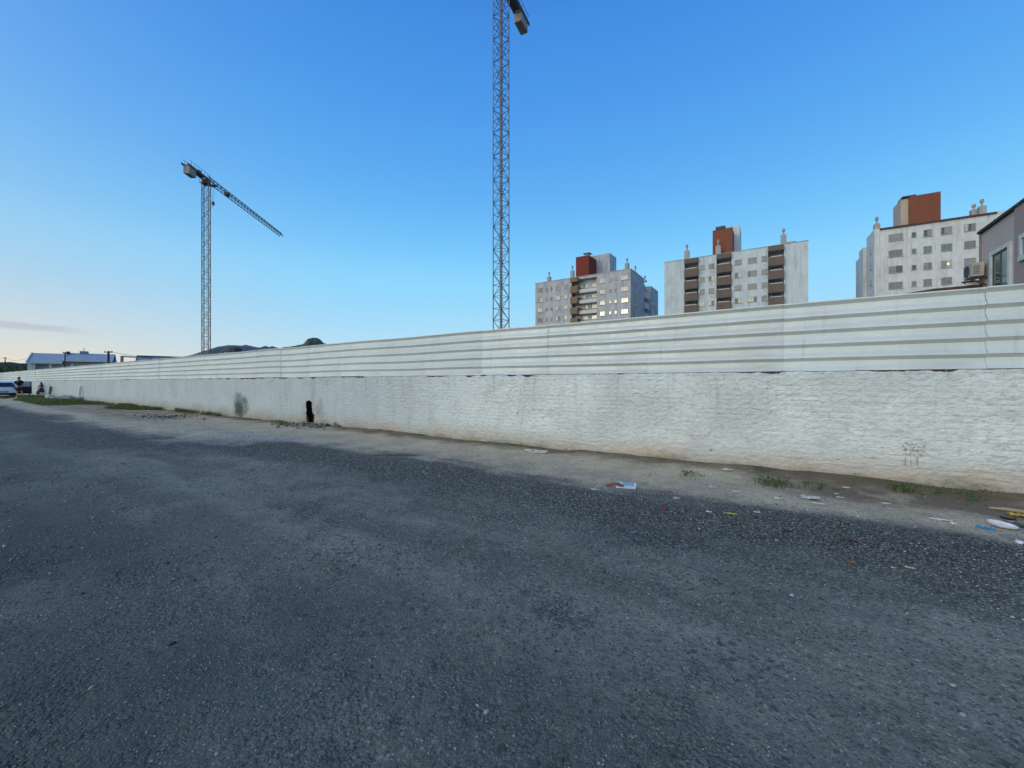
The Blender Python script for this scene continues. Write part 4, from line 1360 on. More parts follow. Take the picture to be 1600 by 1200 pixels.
def weed(px, py, h, label, n=60, wide=.16):
    p = gpt(px, py)
    t = thing('weed', label, 'weed', p, 0, 'weeds at the foot of the wall')
    x = rng.normal(0, wide / 2, n); y = rng.normal(0, wide / 2.5, n)
    blades(x, y, np.zeros(n) - .02, rng.uniform(.3, 1, n) * h, np.full(n, .011), M_GRASS, 'foliage', t, .9)
    cs = [(x[i], y[i], h * .5) for i in range(0, n, 6)]
    leaves(cs, n * 2, (.05, .05, h * .35), .016, M_LEAF2, t, 'leaves')


weed(1206, 757, .13, 'largest bright green weed tuft at the orange stained wall foot', 130, .24)
weed(1264, 759, .07, 'low dark weed mat beside the pale stones at the wall foot', 70, .34)
weed(1408, 768, .14, 'green weed standing under the brown paint scrawl', 70, .14)
weed(440, 664, .24, 'tall spiky weed on the ground left of the hole', 70, .34)
weed(1078, 743, .07, 'sparse weed tuft left of the orange stained wall foot', 50, .2)
weed(1508, 776, .06, 'flat dark green weed mat at the far right wall foot', 80, .4)

# ------------------------------------------------------------------ rubble
M_RUB = plain('broken_concrete', (0.30, 0.275, 0.24), 0.95, c2=(0.18, 0.165, 0.15), scale=8)
M_RUBW = plain('white_plaster_lump', (0.55, 0.53, 0.49), 0.95, c2=(0.4, 0.38, 0.35), scale=8)


def rubble(name, cu, cw, ru, rw, n, s0, s1, label, mat):
    u = rng.normal(cu, ru, n); w = np.abs(rng.normal(cw, rw, n)) + .05
    x = W0.x + WU.x * u - WN.x * w; y = W0.y + WU.y * u - WN.y * w
    o = stones(name, x, y, rng.uniform(s0, s1, n), mat, .5)
    tag(o, label, kind='stuff')


rubble('rubble', wall_u(497), .35, .75, .28, 110, .02, .08, 'broken concrete and brick rubble spilled below the hole', island('rubble_lump', (0.10, 0.10, 0.09), (0.30, 0.28, 0.25)))
rubble('broken_asphalt', wall_u(322), 1.5, .8, .4, 120, .015, .05, 'dark broken asphalt lumps in front of the sooty wall stretch', island('asphalt_lump', (0.07, 0.07, 0.065), (0.18, 0.175, 0.165)))
rubble('plaster_rubble', wall_u(124), .7, 1.0, .4, 40, .10, .3, 'pale plaster rubble heaped between the two grass patches', island('plaster_lump', (0.28, 0.26, 0.23), (0.5, 0.48, 0.43)))

# ------------------------------------------------------------------ stakes against the far wall
def stake(px, pyb, ht, wd, lean, label, mat):
    u = wall_u(px)
    p = wall_pt(u, .22)
    p.z = float(gz(np.array([p.x]), np.array([p.y]))[0])
    o = MB().bar((0, 0, -.1), (lean, .1, ht), wd, wd * .8).bar((lean * .97, .1, ht * .97), (lean * 1.05, .1, ht * 1.04), wd * .7, wd * .5).build('stake', mat, None, loc=p)
    o.rotation_euler = (0, 0, WTH)
    tag(o, label, 'stake')


stake(81.5, 617, .95, .16, .25, 'dark leaning timber stake against the far white wall', M_POST)
stake(49.5, 612, .75, .12, -.1, 'short dark stake right of the open car door', M_POST)
stake(129, 622, 1.05, .14, 0, 'clean white upright post against the far wall', plain('white_post', (0.75, 0.76, 0.76), 0.6))

# ------------------------------------------------------------------ litter
M_PAPER = plain('dirty_paper', (0.56, 0.56, 0.54), 0.8, c2=(0.38, 0.37, 0.34), scale=20)
M_PLAS = plain('white_plastic', (0.66, 0.67, 0.68), 0.4, c2=(0.5, 0.5, 0.5), scale=20)


def scrap(name, px, py, lx, ly, label, mat, cat='litter', crumple=.25, rz=None, ragged=.25, lift=.0):
    """crumpled flat scrap lying on the ground; lx along the picture, ly into it"""
    p = gpt(px, py)
    nx, ny = 9, 6
    lx *= .7; ly *= .7
    r = random.Random(int(px * 7 + py))
    vs = []; fs = []
    for i in range(nx):
        for j in range(ny):
            a = i / (nx - 1) - .5; b = j / (ny - 1) - .5
            e = 1 + ragged * (r.random() - .5) * 2
            x = a * lx * (e if j in (0, ny - 1) or i in (0, nx - 1) else 1) * (1 - .35 * (2 * b) ** 2 * ragged * 2)
            y = b * ly * (e if i in (0, nx - 1) or j in (0, ny - 1) else 1) * (1 - .4 * (2 * a) ** 2 * ragged * 2)
            z = .006 + crumple * min(lx, ly) * (r.random() * .6 + .3 * abs(math.sin(3 * a + 5 * b)))
            vs.append((x, y, z + lift))
    n = len(vs)
    vs += [(x, y, z - .004) for x, y, z in vs]
    for i in range(nx - 1):
        for j in range(ny - 1):
            q = (i * ny + j, (i + 1) * ny + j, (i + 1) * ny + j + 1, i * ny + j + 1)
            fs.append(q); fs.append(tuple(n + k for k in reversed(q)))
    edge = [i * ny for i in range(nx)] + [(nx - 1) * ny + j for j in range(1, ny)] + [i * ny + ny - 1 for i in range(nx - 2, -1, -1)] + [j for j in range(ny - 2, 0, -1)]
    for k in range(len(edge)):
        a, b = edge[k], edge[(k + 1) % len(edge)]
        fs.append((b, a, n + a, n + b))
    o = MB().add(vs, fs).build(name, mat, None, loc=p)
    o.rotation_euler = (0, 0, WTH if rz is None else rz)
    tag(o, label, cat)
    return o


scrap('torn_paper', 1266, 780, .30, .22, 'largest torn white paper, below the orange stained wall foot', M_PAPER)
scrap('torn_paper', 1279, 788, .20, .09, 'ragged white paper strip just below the largest torn paper', M_PAPER)
scrap('torn_paper', 1217, 780, .14, .10, 'small white paper left of the largest torn paper', M_PAPER)
scrap('paper_scrap', 1307, 772, .07, .05, 'tiny white scrap, upper one right of the largest torn paper', M_PAPER)
scrap('paper_scrap', 1313, 778, .11, .05, 'tiny white scrap, lower one right of the largest torn paper', M_PAPER)
scrap('flat_stone', 1322, 763, .12, .09, 'pale flat stone lying below the weed mat', M_RUBW, 'stone', .3)
scrap('paper_strip', 1386, 788, .12, .08, 'white folded paper below the brown paint scrawl', M_PAPER)
scrap('paper_strip', 1470, 813, .24, .07, 'long crumpled white strip left of the white tray', M_PLAS)
scrap('crushed_cup', 1489, 820, .07, .07, 'small pale crushed cup just right of the crumpled strip', M_PLAS, 'cup', .6)
scrap('paper_scrap', 908, 719, .20, .13, 'white flat paper on the sand right of the broken frame', M_PAPER, crumple=.08)
scrap('cardboard_sheet', 753, 705, .22, .15, 'pale card sheet on the soil left of the broken frame', M_PAPER, crumple=.08)
scrap('paper_scrap', 930, 766, .16, .11, 'grey paper scrap at the edge of the gravel', plain('grey_paper', (0.42, 0.42, 0.42), 0.8))
scrap('paper_scrap', 1057, 779, .12, .12, 'round grey paper disc on the sand', plain('grey_card', (0.44, 0.44, 0.42), 0.8), crumple=.1)
scrap('paper_scrap', 1113, 762, .14, .10, 'beige paper scrap on the sand, left of the small white paper', plain('beige_paper', (0.55, 0.51, 0.44), 0.8))
scrap('paper_scrap', 1152, 769, .15, .07, 'thin white paper sliver between beige scrap and small white paper', M_PAPER)
scrap('paper_scrap', 1183, 802, .09, .06, 'crumpled white scrap right of the yellow peel', M_PAPER, crumple=.5)
scrap('paper_scrap', 1108, 801, .08, .05, 'broken white scrap left of the yellow peel', M_PAPER, crumple=.4)
scrap('flat_stone', 1137, 735, .22, .12, 'pale grey stone slab leaning at the wall foot', M_RUBW, 'stone', .35)
scrap('flat_stone', 1152, 748, .10, .07, 'small cream stone beside the wall foot weeds', M_RUBW, 'stone', .5)
scrap('yellow_peel', 1143, 805, .16, .08, 'yellow green fruit peel lying on dark gravel', plain('yellow_peel', (0.36, 0.33, 0.06), 0.6), 'peel', .5)
scrap('red_wrapper', 1039, 797, .08, .06, 'small red wrapper on the gravel band', plain('red_wrapper', (0.26, 0.03, 0.05), 0.5), crumple=.5)
scrap('brown_leaf', 1332, 881, .08, .06, 'orange brown dry leaf on the dark gravel', plain('dry_leaf', (0.24, 0.13, 0.05), 0.8), 'leaf', .5)
scrap('yellow_scrap', 1421, 888, .08, .04, 'pale yellow scrap right of the dry leaf', plain('yellow_scrap', (0.45, 0.42, 0.24), 0.7), crumple=.3)
scrap('red_leaf', 1325, 845, .16, .06, 'dark red fallen leaf at the gravel edge', plain('dark_red_leaf', (0.09, 0.035, 0.04), 0.8), 'leaf', .3)
scrap('green_scrap', 1324, 817, .06, .05, 'small bright green leaf on the sand strip', plain('green_leaf', (0.10, 0.24, 0.05), 0.6), 'leaf', .4)
scrap('green_scrap', 1009, 755, .05, .05, 'lime green bottle cap on the sand strip', plain('lime_cap', (0.28, 0.45, 0.05), 0.5), 'bottle cap', .4)
scrap('white_bag', 1596, 851, .12, .10, 'crumpled white bag at the right frame edge', M_PLAS, 'bag', .5)
scrap('grey_card', 1586, 841, .24, .22, 'flat grey cardboard below the white tray', plain('grey_board', (0.27, 0.25, 0.22), 0.85), 'cardboard', .04)
scrap('green_sheet', 1592, 822, .34, .22, 'dark green plastic sheet behind the white tray', plain('dark_green_sheet', (0.06, 0.075, 0.05), 0.6), 'plastic sheet', .15)
scrap('yellow_wrapper', 1594, 808, .24, .12, 'orange and yellow wrapper at the right frame edge', plain('yellow_wrap', (0.48, 0.34, 0.03), 0.5, c2=(0.45, 0.17, 0.03), scale=9), 'wrapper', .5)
scrap('black_rag', 1575, 812, .16, .09, 'black rag beside the yellow wrapper', plain('black_rag', (0.02, 0.02, 0.025), 0.9), 'rag', .4)

# branch, tray, ribbon
p = gpt(1583, 801)
o = MB().path([(-.30, .05, .03), (-.1, .02, .045), (.1, -.02, .04), (.26, -.03, .035)], [.02, .035, .04, .03], 8).build('wood_piece', plain('pale_wood', (0.33, 0.27, 0.19), 0.9), None, loc=p)
o.scale = (.6, .6, .6); o.rotation_euler = (0, 0, WTH); tag(o, 'short pale piece of wood beside the yellow wrapper', 'wood')
p = gpt(1565, 825)
tr_ = MB().lathe([(.001, .02), (.075, .018), (.10, .03), (.118, .048), (.125, .05), (.122, .043), (.104, .022), (.08, .008), (.001, .008)], (0, 0, 0), 32, 1.18, .62)
o = tr_.build('foam_tray', M_PLAS, None, True, loc=p + Vector((0, 0, .012))); o.scale = (.75, .75, .75); o.rotation_euler = (R(14), R(8), WTH - .15)
tag(o, 'white oval foam tray lying on the bare soil', 'tray')
p = gpt(1541, 827)
pts = [(-.15, .03, .02), (-.10, .05, .03), (-.06, .0, .015), (-.01, .03, .03), (.04, -.02, .02), (.09, .02, .035), (.14, .0, .02), (.15, .05, .02)]
o = MB().path(pts, [.016, .02, .014, .018, .02, .022, .02, .012], 7).build('blue_ribbon', plain('bright_blue_plastic', (0.02, 0.27, 0.55), 0.45), None, loc=p)
o.scale = (.45, .6, .6); o.rotation_euler = (0, 0, WTH); tag(o, 'bright blue twisted plastic ribbon beside the foam tray', 'ribbon')
# booklet with red stick
p = gpt(979, 762)
bk = thing('booklet', 'open white and blue booklet lying on the sand edge', 'booklet', p, WTH + .25)
MB().prismx([(-.08, .008), (0, .02), (.09, .05), (.09, .055), (0, .03), (-.08, .016)], -.14, .13).build('cover', plain('white_cover', (0.66, 0.69, 0.72), 0.6), bk)
MB().prismx([(-.01, .028), (.075, .056), (.075, .058), (-.01, .031)], -.06, .10).build('blue_panel', plain('pale_blue_print', (0.25, 0.36, 0.46), 0.6), bk)
p = gpt(961, 762)
o = MB().path([(-.12, -.02, .02), (-.02, .01, .05), (.05, .0, .06), (.11, .03, .03)], [.018, .02, .025, .012], 7).build('red_stick', plain('red_brown_stick', (0.17, 0.06, 0.05), 0.7), None, loc=p)
o.rotation_euler = (0, 0, WTH); tag(o, 'broken red stick beside the booklet', 'stick')
# broken frame
p = gpt(836, 707)
bf = thing('broken_frame', 'broken white slatted frame lying at the wall foot', 'frame', p, WTH - .05); bf.scale = (.62, .8, .7)
MB().bar((-.45, .06, .05), (.45, .08, .06), .04, .03).build('rail', M_PAPER, bf)
MB().bar((-.45, .05, .04), (-.05, -.10, .03), .04, .03).build('rail', M_PAPER, bf)
MB().bar((-.05, -.10, .03), (.44, -.02, .05), .035, .03).build('rail', M_PAPER, bf)
MB().bar((-.18, -.02, .03), (-.1, .08, .05), .05, .02).build('slat', M_POST, bf)
MB().bar((.12, -.06, .03), (.16, .08, .05), .05, .02).build('slat', M_POST, bf)
# green bottle by the hole
p = gpt(523, 666)
bt = thing('green_bottle', 'green plastic bottle standing on the rubble by the hole', 'bottle', p, .3); bt.scale = (.5, .5, .5)
MB().lathe([(.07, 0), (.08, .04), (.08, .16), (.04, .24), (.03, .28)], (0, 0, 0), 14).build('body', plain('green_plastic', (0.02, 0.20, 0.09), 0.35), bt, True)
MB().lathe([(.035, .28), (.035, .31)], (0, 0, 0), 12).build('cap', plain('white_cap', (0.6, 0.6, 0.6), 0.5), bt)
# bigger single stones on the road
for (px, py, s, lab, m_) in ((760, 1114, .020, 'pale greenish pebble in the foreground, centre of the road', (0.40, 0.42, 0.38)),
                             (1196, 1106, .034, 'large smooth grey pebble right of the road centre', (0.22, 0.21, 0.20)),
                             (1489, 1072, .018, 'white pebble among the stones at the right foreground', (0.45, 0.43, 0.40)),
                             (878, 1188, .022, 'round dark stone at the bottom centre of the frame', (0.05, 0.05, 0.055)),
                             (1505, 1118, .024, 'light angular stone lower right of the white pebble', (0.36, 0.34, 0.31)),
                             (1237, 931, .026, 'tiny bright white chip on the right of the road', (0.6, 0.58, 0.55)),
                             (268, 1007, .03, 'dark angular stone at the left of the road', (0.05, 0.05, 0.05)),
                             (910, 1140, .018, 'small dark grey stone above the bottom centre stone', (0.11, 0.105, 0.10))):
    p = gpt(px, py)
    o = stones('pebble', np.array([0.0]), np.array([0.0]), np.array([s * .72]), plain('pebble_' + lab.split()[0], tuple(k_ * .8 for k_ in m_), .85, scale=30), .4, lambda x, y: x * 0, (.6, .8))
    sub = o.modifiers.new('round', 'SUBSURF'); sub.levels = 2; sub.render_levels = 2
    o.location = p; tag(o, lab, 'stone')


# ------------------------------------------------------------------ people
def skin(name, joints, edges, mat, parent, sub=1):
    """joints: name -> (x,y,z,radius[,ry]); grows one continuous surface over the skeleton"""
    names = list(joints)
    me = bpy.data.meshes.new(name)
    me.from_pydata([joints[k][:3] for k in names], [(names.index(a), names.index(b)) for a, b in edges], [])
    o = bpy.data.objects.new(name, me); col.objects.link(o); o.parent = parent
    me.materials.append(mat)
    md = o.modifiers.new('Skin', 'SKIN'); md.use_smooth_shade = True
    if not me.skin_vertices: me.attributes.new('skin', 'FLOAT', 'POINT') if False else None
    sv = me.skin_vertices[0].data
    for i, k in enumerate(names):
        j = joints[k]
        sv[i].radius = (j[3], j[4] if len(j) > 4 else j[3])
        sv[i].use_root = (i == 0)
    s = o.modifiers.new('Sub', 'SUBSURF'); s.levels = sub; s.render_levels = sub
    return o


M_SKIN = plain('skin_tone', (0.36, 0.20, 0.135), 0.6, var=.05)
M_SKIN2 = plain('pale_skin_tone', (0.46, 0.27, 0.19), 0.6, var=.05)
M_HAIR = plain('black_hair', (0.012, 0.01, 0.01), 0.5)


def hand(parent, wrist, fwd, side, mat, s=1.0):
    """palm with four unequal, bent fingers and a thumb from the side of the palm"""
    w = Vector(wrist); f = Vector(fwd).normalized(); sd = Vector(side); sd = (sd - f * sd.dot(f)).normalized(); nn = f.cross(sd)
    m = MB()
    m.path([w, w + f * .035 * s, w + f * .09 * s], [.026 * s, .036 * s, .036 * s], 8)
    for k, ln in enumerate((.062, .078, .082, .072)):
        b = w + f * .085 * s + sd * (.030 - .020 * k) * s
        m.path([b, b + f * ln * .5 * s + nn * .006 * s, b + f * ln * .8 * s + nn * .022 * s, b + f * ln * .92 * s + nn * .036 * s], [.0095 * s, .009 * s, .008 * s, .006 * s], 6)
    b = w + f * .03 * s + sd * .03 * s
    m.path([b, b + f * .03 * s + sd * .028 * s, b + f * .06 * s + sd * .036 * s + nn * .01 * s], [.012 * s, .011 * s, .008 * s], 6)
    m.build('hand', mat, parent, True)


def head_mesh(parent, c, s, mat, yaw):
    m = MB().ell((0, 0, 0), (.078 * s, .098 * s, .118 * s), 16, 12)
    m.path([(0, .085 * s, .02 * s), (0, .112 * s, -.02 * s), (0, .098 * s, -.03 * s)], [.010 * s, .016 * s, .012 * s], 6)       # nose
    for q in (-1, 1): m.ell((q * .08 * s, -.005 * s, -.005 * s), (.012 * s, .025 * s, .033 * s), 8, 6)
    m.ell((0, .06 * s, -.085 * s), (.045 * s, .035 * s, .035 * s), 10, 6)
    ca, sa = math.cos(yaw), math.sin(yaw)
    m.v = [(c[0] + x * ca - y * sa, c[1] + x * sa + y * ca, c[2] + z) for x, y, z in m.v]
    o = m.build('head', mat, parent, True)
    e = MB()
    for q in (-1, 1): e.ell((q * .03 * s, .088 * s, .015 * s), (.012 * s, .008 * s, .007 * s), 8, 6)
    e.v = [(c[0] + x * ca - y * sa, c[1] + x * sa + y * ca, c[2] + z) for x, y, z in e.v]
    e.build('eyes', M_HAIR, o, True)
    mo = MB().ell((0, .092 * s, -.055 * s), (.024 * s, .008 * s, .006 * s), 8, 6)
    mo.v = [(c[0] + x * ca - y * sa, c[1] + x * sa + y * ca, c[2] + z) for x, y, z in mo.v]
    mo.build('mouth', plain('lip', (0.30, 0.11, 0.09), .6), o, True)
    return o


LEGS = [('pelvis', 'hipl'), ('hipl', 'kneel'), ('kneel', 'ankl'), ('ankl', 'toel'), ('pelvis', 'hipr'), ('hipr', 'kneer'), ('kneer', 'ankr'), ('ankr', 'toer')]
TORSO = [('pelvis', 'waist'), ('waist', 'chest'), ('chest', 'neck'), ('neck', 'headb')]
ARMS = [('chest', 'shl'), ('shl', 'ell'), ('ell', 'wrl'), ('chest', 'shr'), ('shr', 'elr'), ('elr', 'wrr')]


def person(label, loc, rz, J, hair, shirt, shorts, skinm, parts, head_yaw=0.0):
    t = thing('person', label, 'person', loc, rz)
    body = {k: J[k] for k in J}
    skin('body', body, TORSO + LEGS + ARMS, skinm, t, 2)
    hb = J['headc']
    return t


# man beside the car: local +y is the way he faces
PMX = gpt(30, 621.5)


def make_man():
    t = thing('person', 'person in black T-shirt and dark shorts reaching to the silver car', 'person', PMX, math.atan2(0.35, -1) - math.pi / 2)
    J = {'pelvis': (0, 0, .95, .125, .095), 'waist': (0, 0, 1.10, .125, .09), 'chest': (0, .01, 1.36, .15, .10), 'neck': (0, .03, 1.50, .055), 'headb': (0, .045, 1.56, .06),
         'hipl': (-.10, 0, .88, .088), 'kneel': (-.12, .05, .50, .058), 'ankl': (-.12, -.02, .09, .038), 'toel': (-.13, .13, .035, .035),
         'hipr': (.10, 0, .88, .088), 'kneer': (.14, .0, .50, .058), 'ankr': (.17, -.14, .09, .038), 'toer': (.19, .0, .035, .035),
         'shl': (-.18, .01, 1.40, .06), 'ell': (-.24, .14, 1.16, .042), 'wrl': (-.19, .38, 1.17, .029),
         'shr': (.18, .01, 1.40, .06), 'elr': (.26, .02, 1.13, .042), 'wrr': (.24, .18, .93, .029)}
    skin('body', J, TORSO + LEGS + ARMS, M_SKIN, t, 2)
    head_mesh(t, (0, .055, 1.645), 1.0, M_SKIN, 0)
    h = MB().ell((0, .03, 1.685), (.088, .105, .098), 14, 10); h.build('hair', M_HAIR, t, True)
    S_ = {k: J[k] for k in ('waist', 'chest', 'shl', 'shr')}
    S_ = {'chest': (0, .01, 1.34, .172, .122), 'waist': (0, 0, 1.10, .145, .11), 'hem': (0, 0, .92, .155, .12), 'col': (0, .02, 1.46, .085),
          'shl': (-.185, .01, 1.39, .078), 'sll': (-.225, .09, 1.25, .066), 'shr': (.185, .01, 1.39, .078), 'slr': (.235, .015, 1.24, .066)}
    skin('shirt', S_, [('chest', 'waist'), ('waist', 'hem'), ('chest', 'col'), ('chest', 'shl'), ('shl', 'sll'), ('chest', 'shr'), ('shr', 'slr')], plain('black_cotton', (0.012, 0.011, 0.012), .9), t, 2)
    T_ = {'pelvis': (0, 0, .93, .15, .115), 'hipl': (-.10, 0, .84, .102), 'kl': (-.12, .035, .56, .09), 'hipr': (.10, 0, .84, .102), 'kr': (.14, .0, .56, .09)}
    skin('shorts', T_, [('pelvis', 'hipl'), ('hipl', 'kl'), ('pelvis', 'hipr'), ('hipr', 'kr')], plain('dark_green_shorts', (0.03, 0.045, 0.045), .9), t, 2)
    hand(t, (-.19, .37, 1.17), (.02, 1, .05), (1, 0, .2), M_SKIN); hand(t, (.24, .17, .94), (-.05, .6, -.8), (-1, .2, 0), M_SKIN)
    sh = plain('pale_sandal', (0.40, 0.36, 0.32), .7)
    for (x, y) in ((-.125, .06), (.18, -.06)): MB().ell((x, y, .03), (.05, .14, .03), 10, 6).build('sandal', sh, t, True)


make_man()


def make_woman():
    k = (64.5 - CX) / F; Yw = (WDIST - .5) / (k * WN.x + WN.y); p = Vector((k * Yw, Yw, 0)); p.z = float(gz(np.array([p.x]), np.array([p.y]))[0])
    t = thing('person', 'long haired person in dark skirt walking past the grass with a bag', 'person', p, math.atan2(0.50, -1) - math.pi / 2)
    t.scale = (.84, .84, .84)
    J = {'pelvis': (0, 0, .90, .12, .10), 'waist': (0, 0, 1.03, .10, .08), 'chest': (0, .02, 1.24, .125, .085), 'neck': (0, .04, 1.37, .045), 'headb': (0, .06, 1.43, .05),
         'hipl': (-.09, 0, .83, .085), 'kneel': (-.09, .20, .48, .056), 'ankl': (-.09, .24, .09, .034), 'toel': (-.09, .37, .035, .03),
         'hipr': (.09, 0, .83, .085), 'kneer': (.09, -.06, .48, .056), 'ankr': (.09, -.34, .12, .034), 'toer': (.09, -.25, .035, .03),
         'shl': (-.15, .02, 1.29, .048), 'ell': (-.20, .10, 1.06, .035), 'wrl': (-.19, .25, .90, .025),
         'shr': (.15, .02, 1.29, .048), 'elr': (.20, -.05, 1.06, .035), 'wrr': (.18, .12, .98, .025)}
    skin('body', J, TORSO + LEGS + ARMS, M_SKIN2, t, 2)
    head_mesh(t, (0, .075, 1.50), .92, M_SKIN2, 0)
    h = MB().ell((0, .045, 1.535), (.088, .105, .10), 14, 10)
    h.path([(0, -.03, 1.53), (0, -.10, 1.40), (0, -.12, 1.25), (0, -.10, 1.10)], [.085, .09, .075, .03], 10)
    h.build('hair', M_HAIR, t, True)
    S_ = {'chest': (0, .02, 1.22, .142, .10), 'waist': (0, 0, 1.04, .12, .10), 'hem': (0, 0, .96, .125, .105), 'col': (0, .03, 1.30, .11, .08)}
    skin('top', S_, [('chest', 'waist'), ('waist', 'hem'), ('chest', 'col')], plain('rose_top', (0.36, 0.22, 0.20), .9), t, 2)
    MB().lathe([(.135, .99 - .9), (.17, .87 - .9), (.22, .72 - .9), (.27, .55 - .9), (.26, .55 - .9), (.13, .95 - .9)], (0, .02, .9), 18, 1, 1.1).build('skirt', plain('dark_purple_skirt', (0.03, 0.018, 0.055), .9), t, True)
    hand(t, (-.19, .245, .905), (0, .4, -.9), (1, .3, 0), M_SKIN2, .9); hand(t, (.18, .115, .985), (-.1, .9, -.2), (-1, .1, .2), M_SKIN2, .9)
    sh = plain('dark_shoe', (0.05, 0.04, 0.04), .7)
    MB().ell((-.09, .31, .03), (.042, .12, .03), 10, 6).build('shoe', sh, t, True); MB().ell((.09, -.29, .045), (.042, .12, .035), 10, 6).build('shoe', sh, t, True)
    # the bag she carries
    q = p + Vector((WD.x * .28 - .02, WD.y * .28, 0))
    b = thing('carried_bag', 'dark maroon bag carried low by the long haired person', 'bag', (q.x - .03, q.y - .14, q.z + .24), t.rotation_euler.z)
    b.scale = (.84, .84, .84)
    MB().lathe([(.10, 0), (.14, .05), (.15, .22), (.11, .36), (.05, .40)], (0, 0, 0), 14, 1, .6).build('sack', plain('maroon_bag', (0.07, 0.02, 0.028), .8), b, True)
    MB().path([(-.05, 0, .38), (-.04, 0, .50), (0, 0, .56), (.04, 0, .50), (.05, 0, .38)], .012, 6).build('handle', plain('bag_strap', (0.04, 0.015, 0.02), .8), b, True)


make_woman()

# ------------------------------------------------------------------ silver hatchback, rear towards the camera
M_SILVER = plain('silver_car_paint', (0.66, 0.69, 0.71), 0.25, 0.05, 0.6, var=.03, scale=.6)
M_TYRE = plain('tyre_rubber', (0.015, 0.015, 0.016), 0.9)
M_RIM = plain('alloy_rim', (0.45, 0.45, 0.46), 0.35, 0.6)
M_CGLASS = glass('tinted_car_glass', (0.012, 0.015, 0.025), .05)
M_TAIL = plain('red_tail_lens', (0.34, 0.015, 0.025), .3)
M_BLACK = plain('black_plastic', (0.015, 0.015, 0.017), .7)


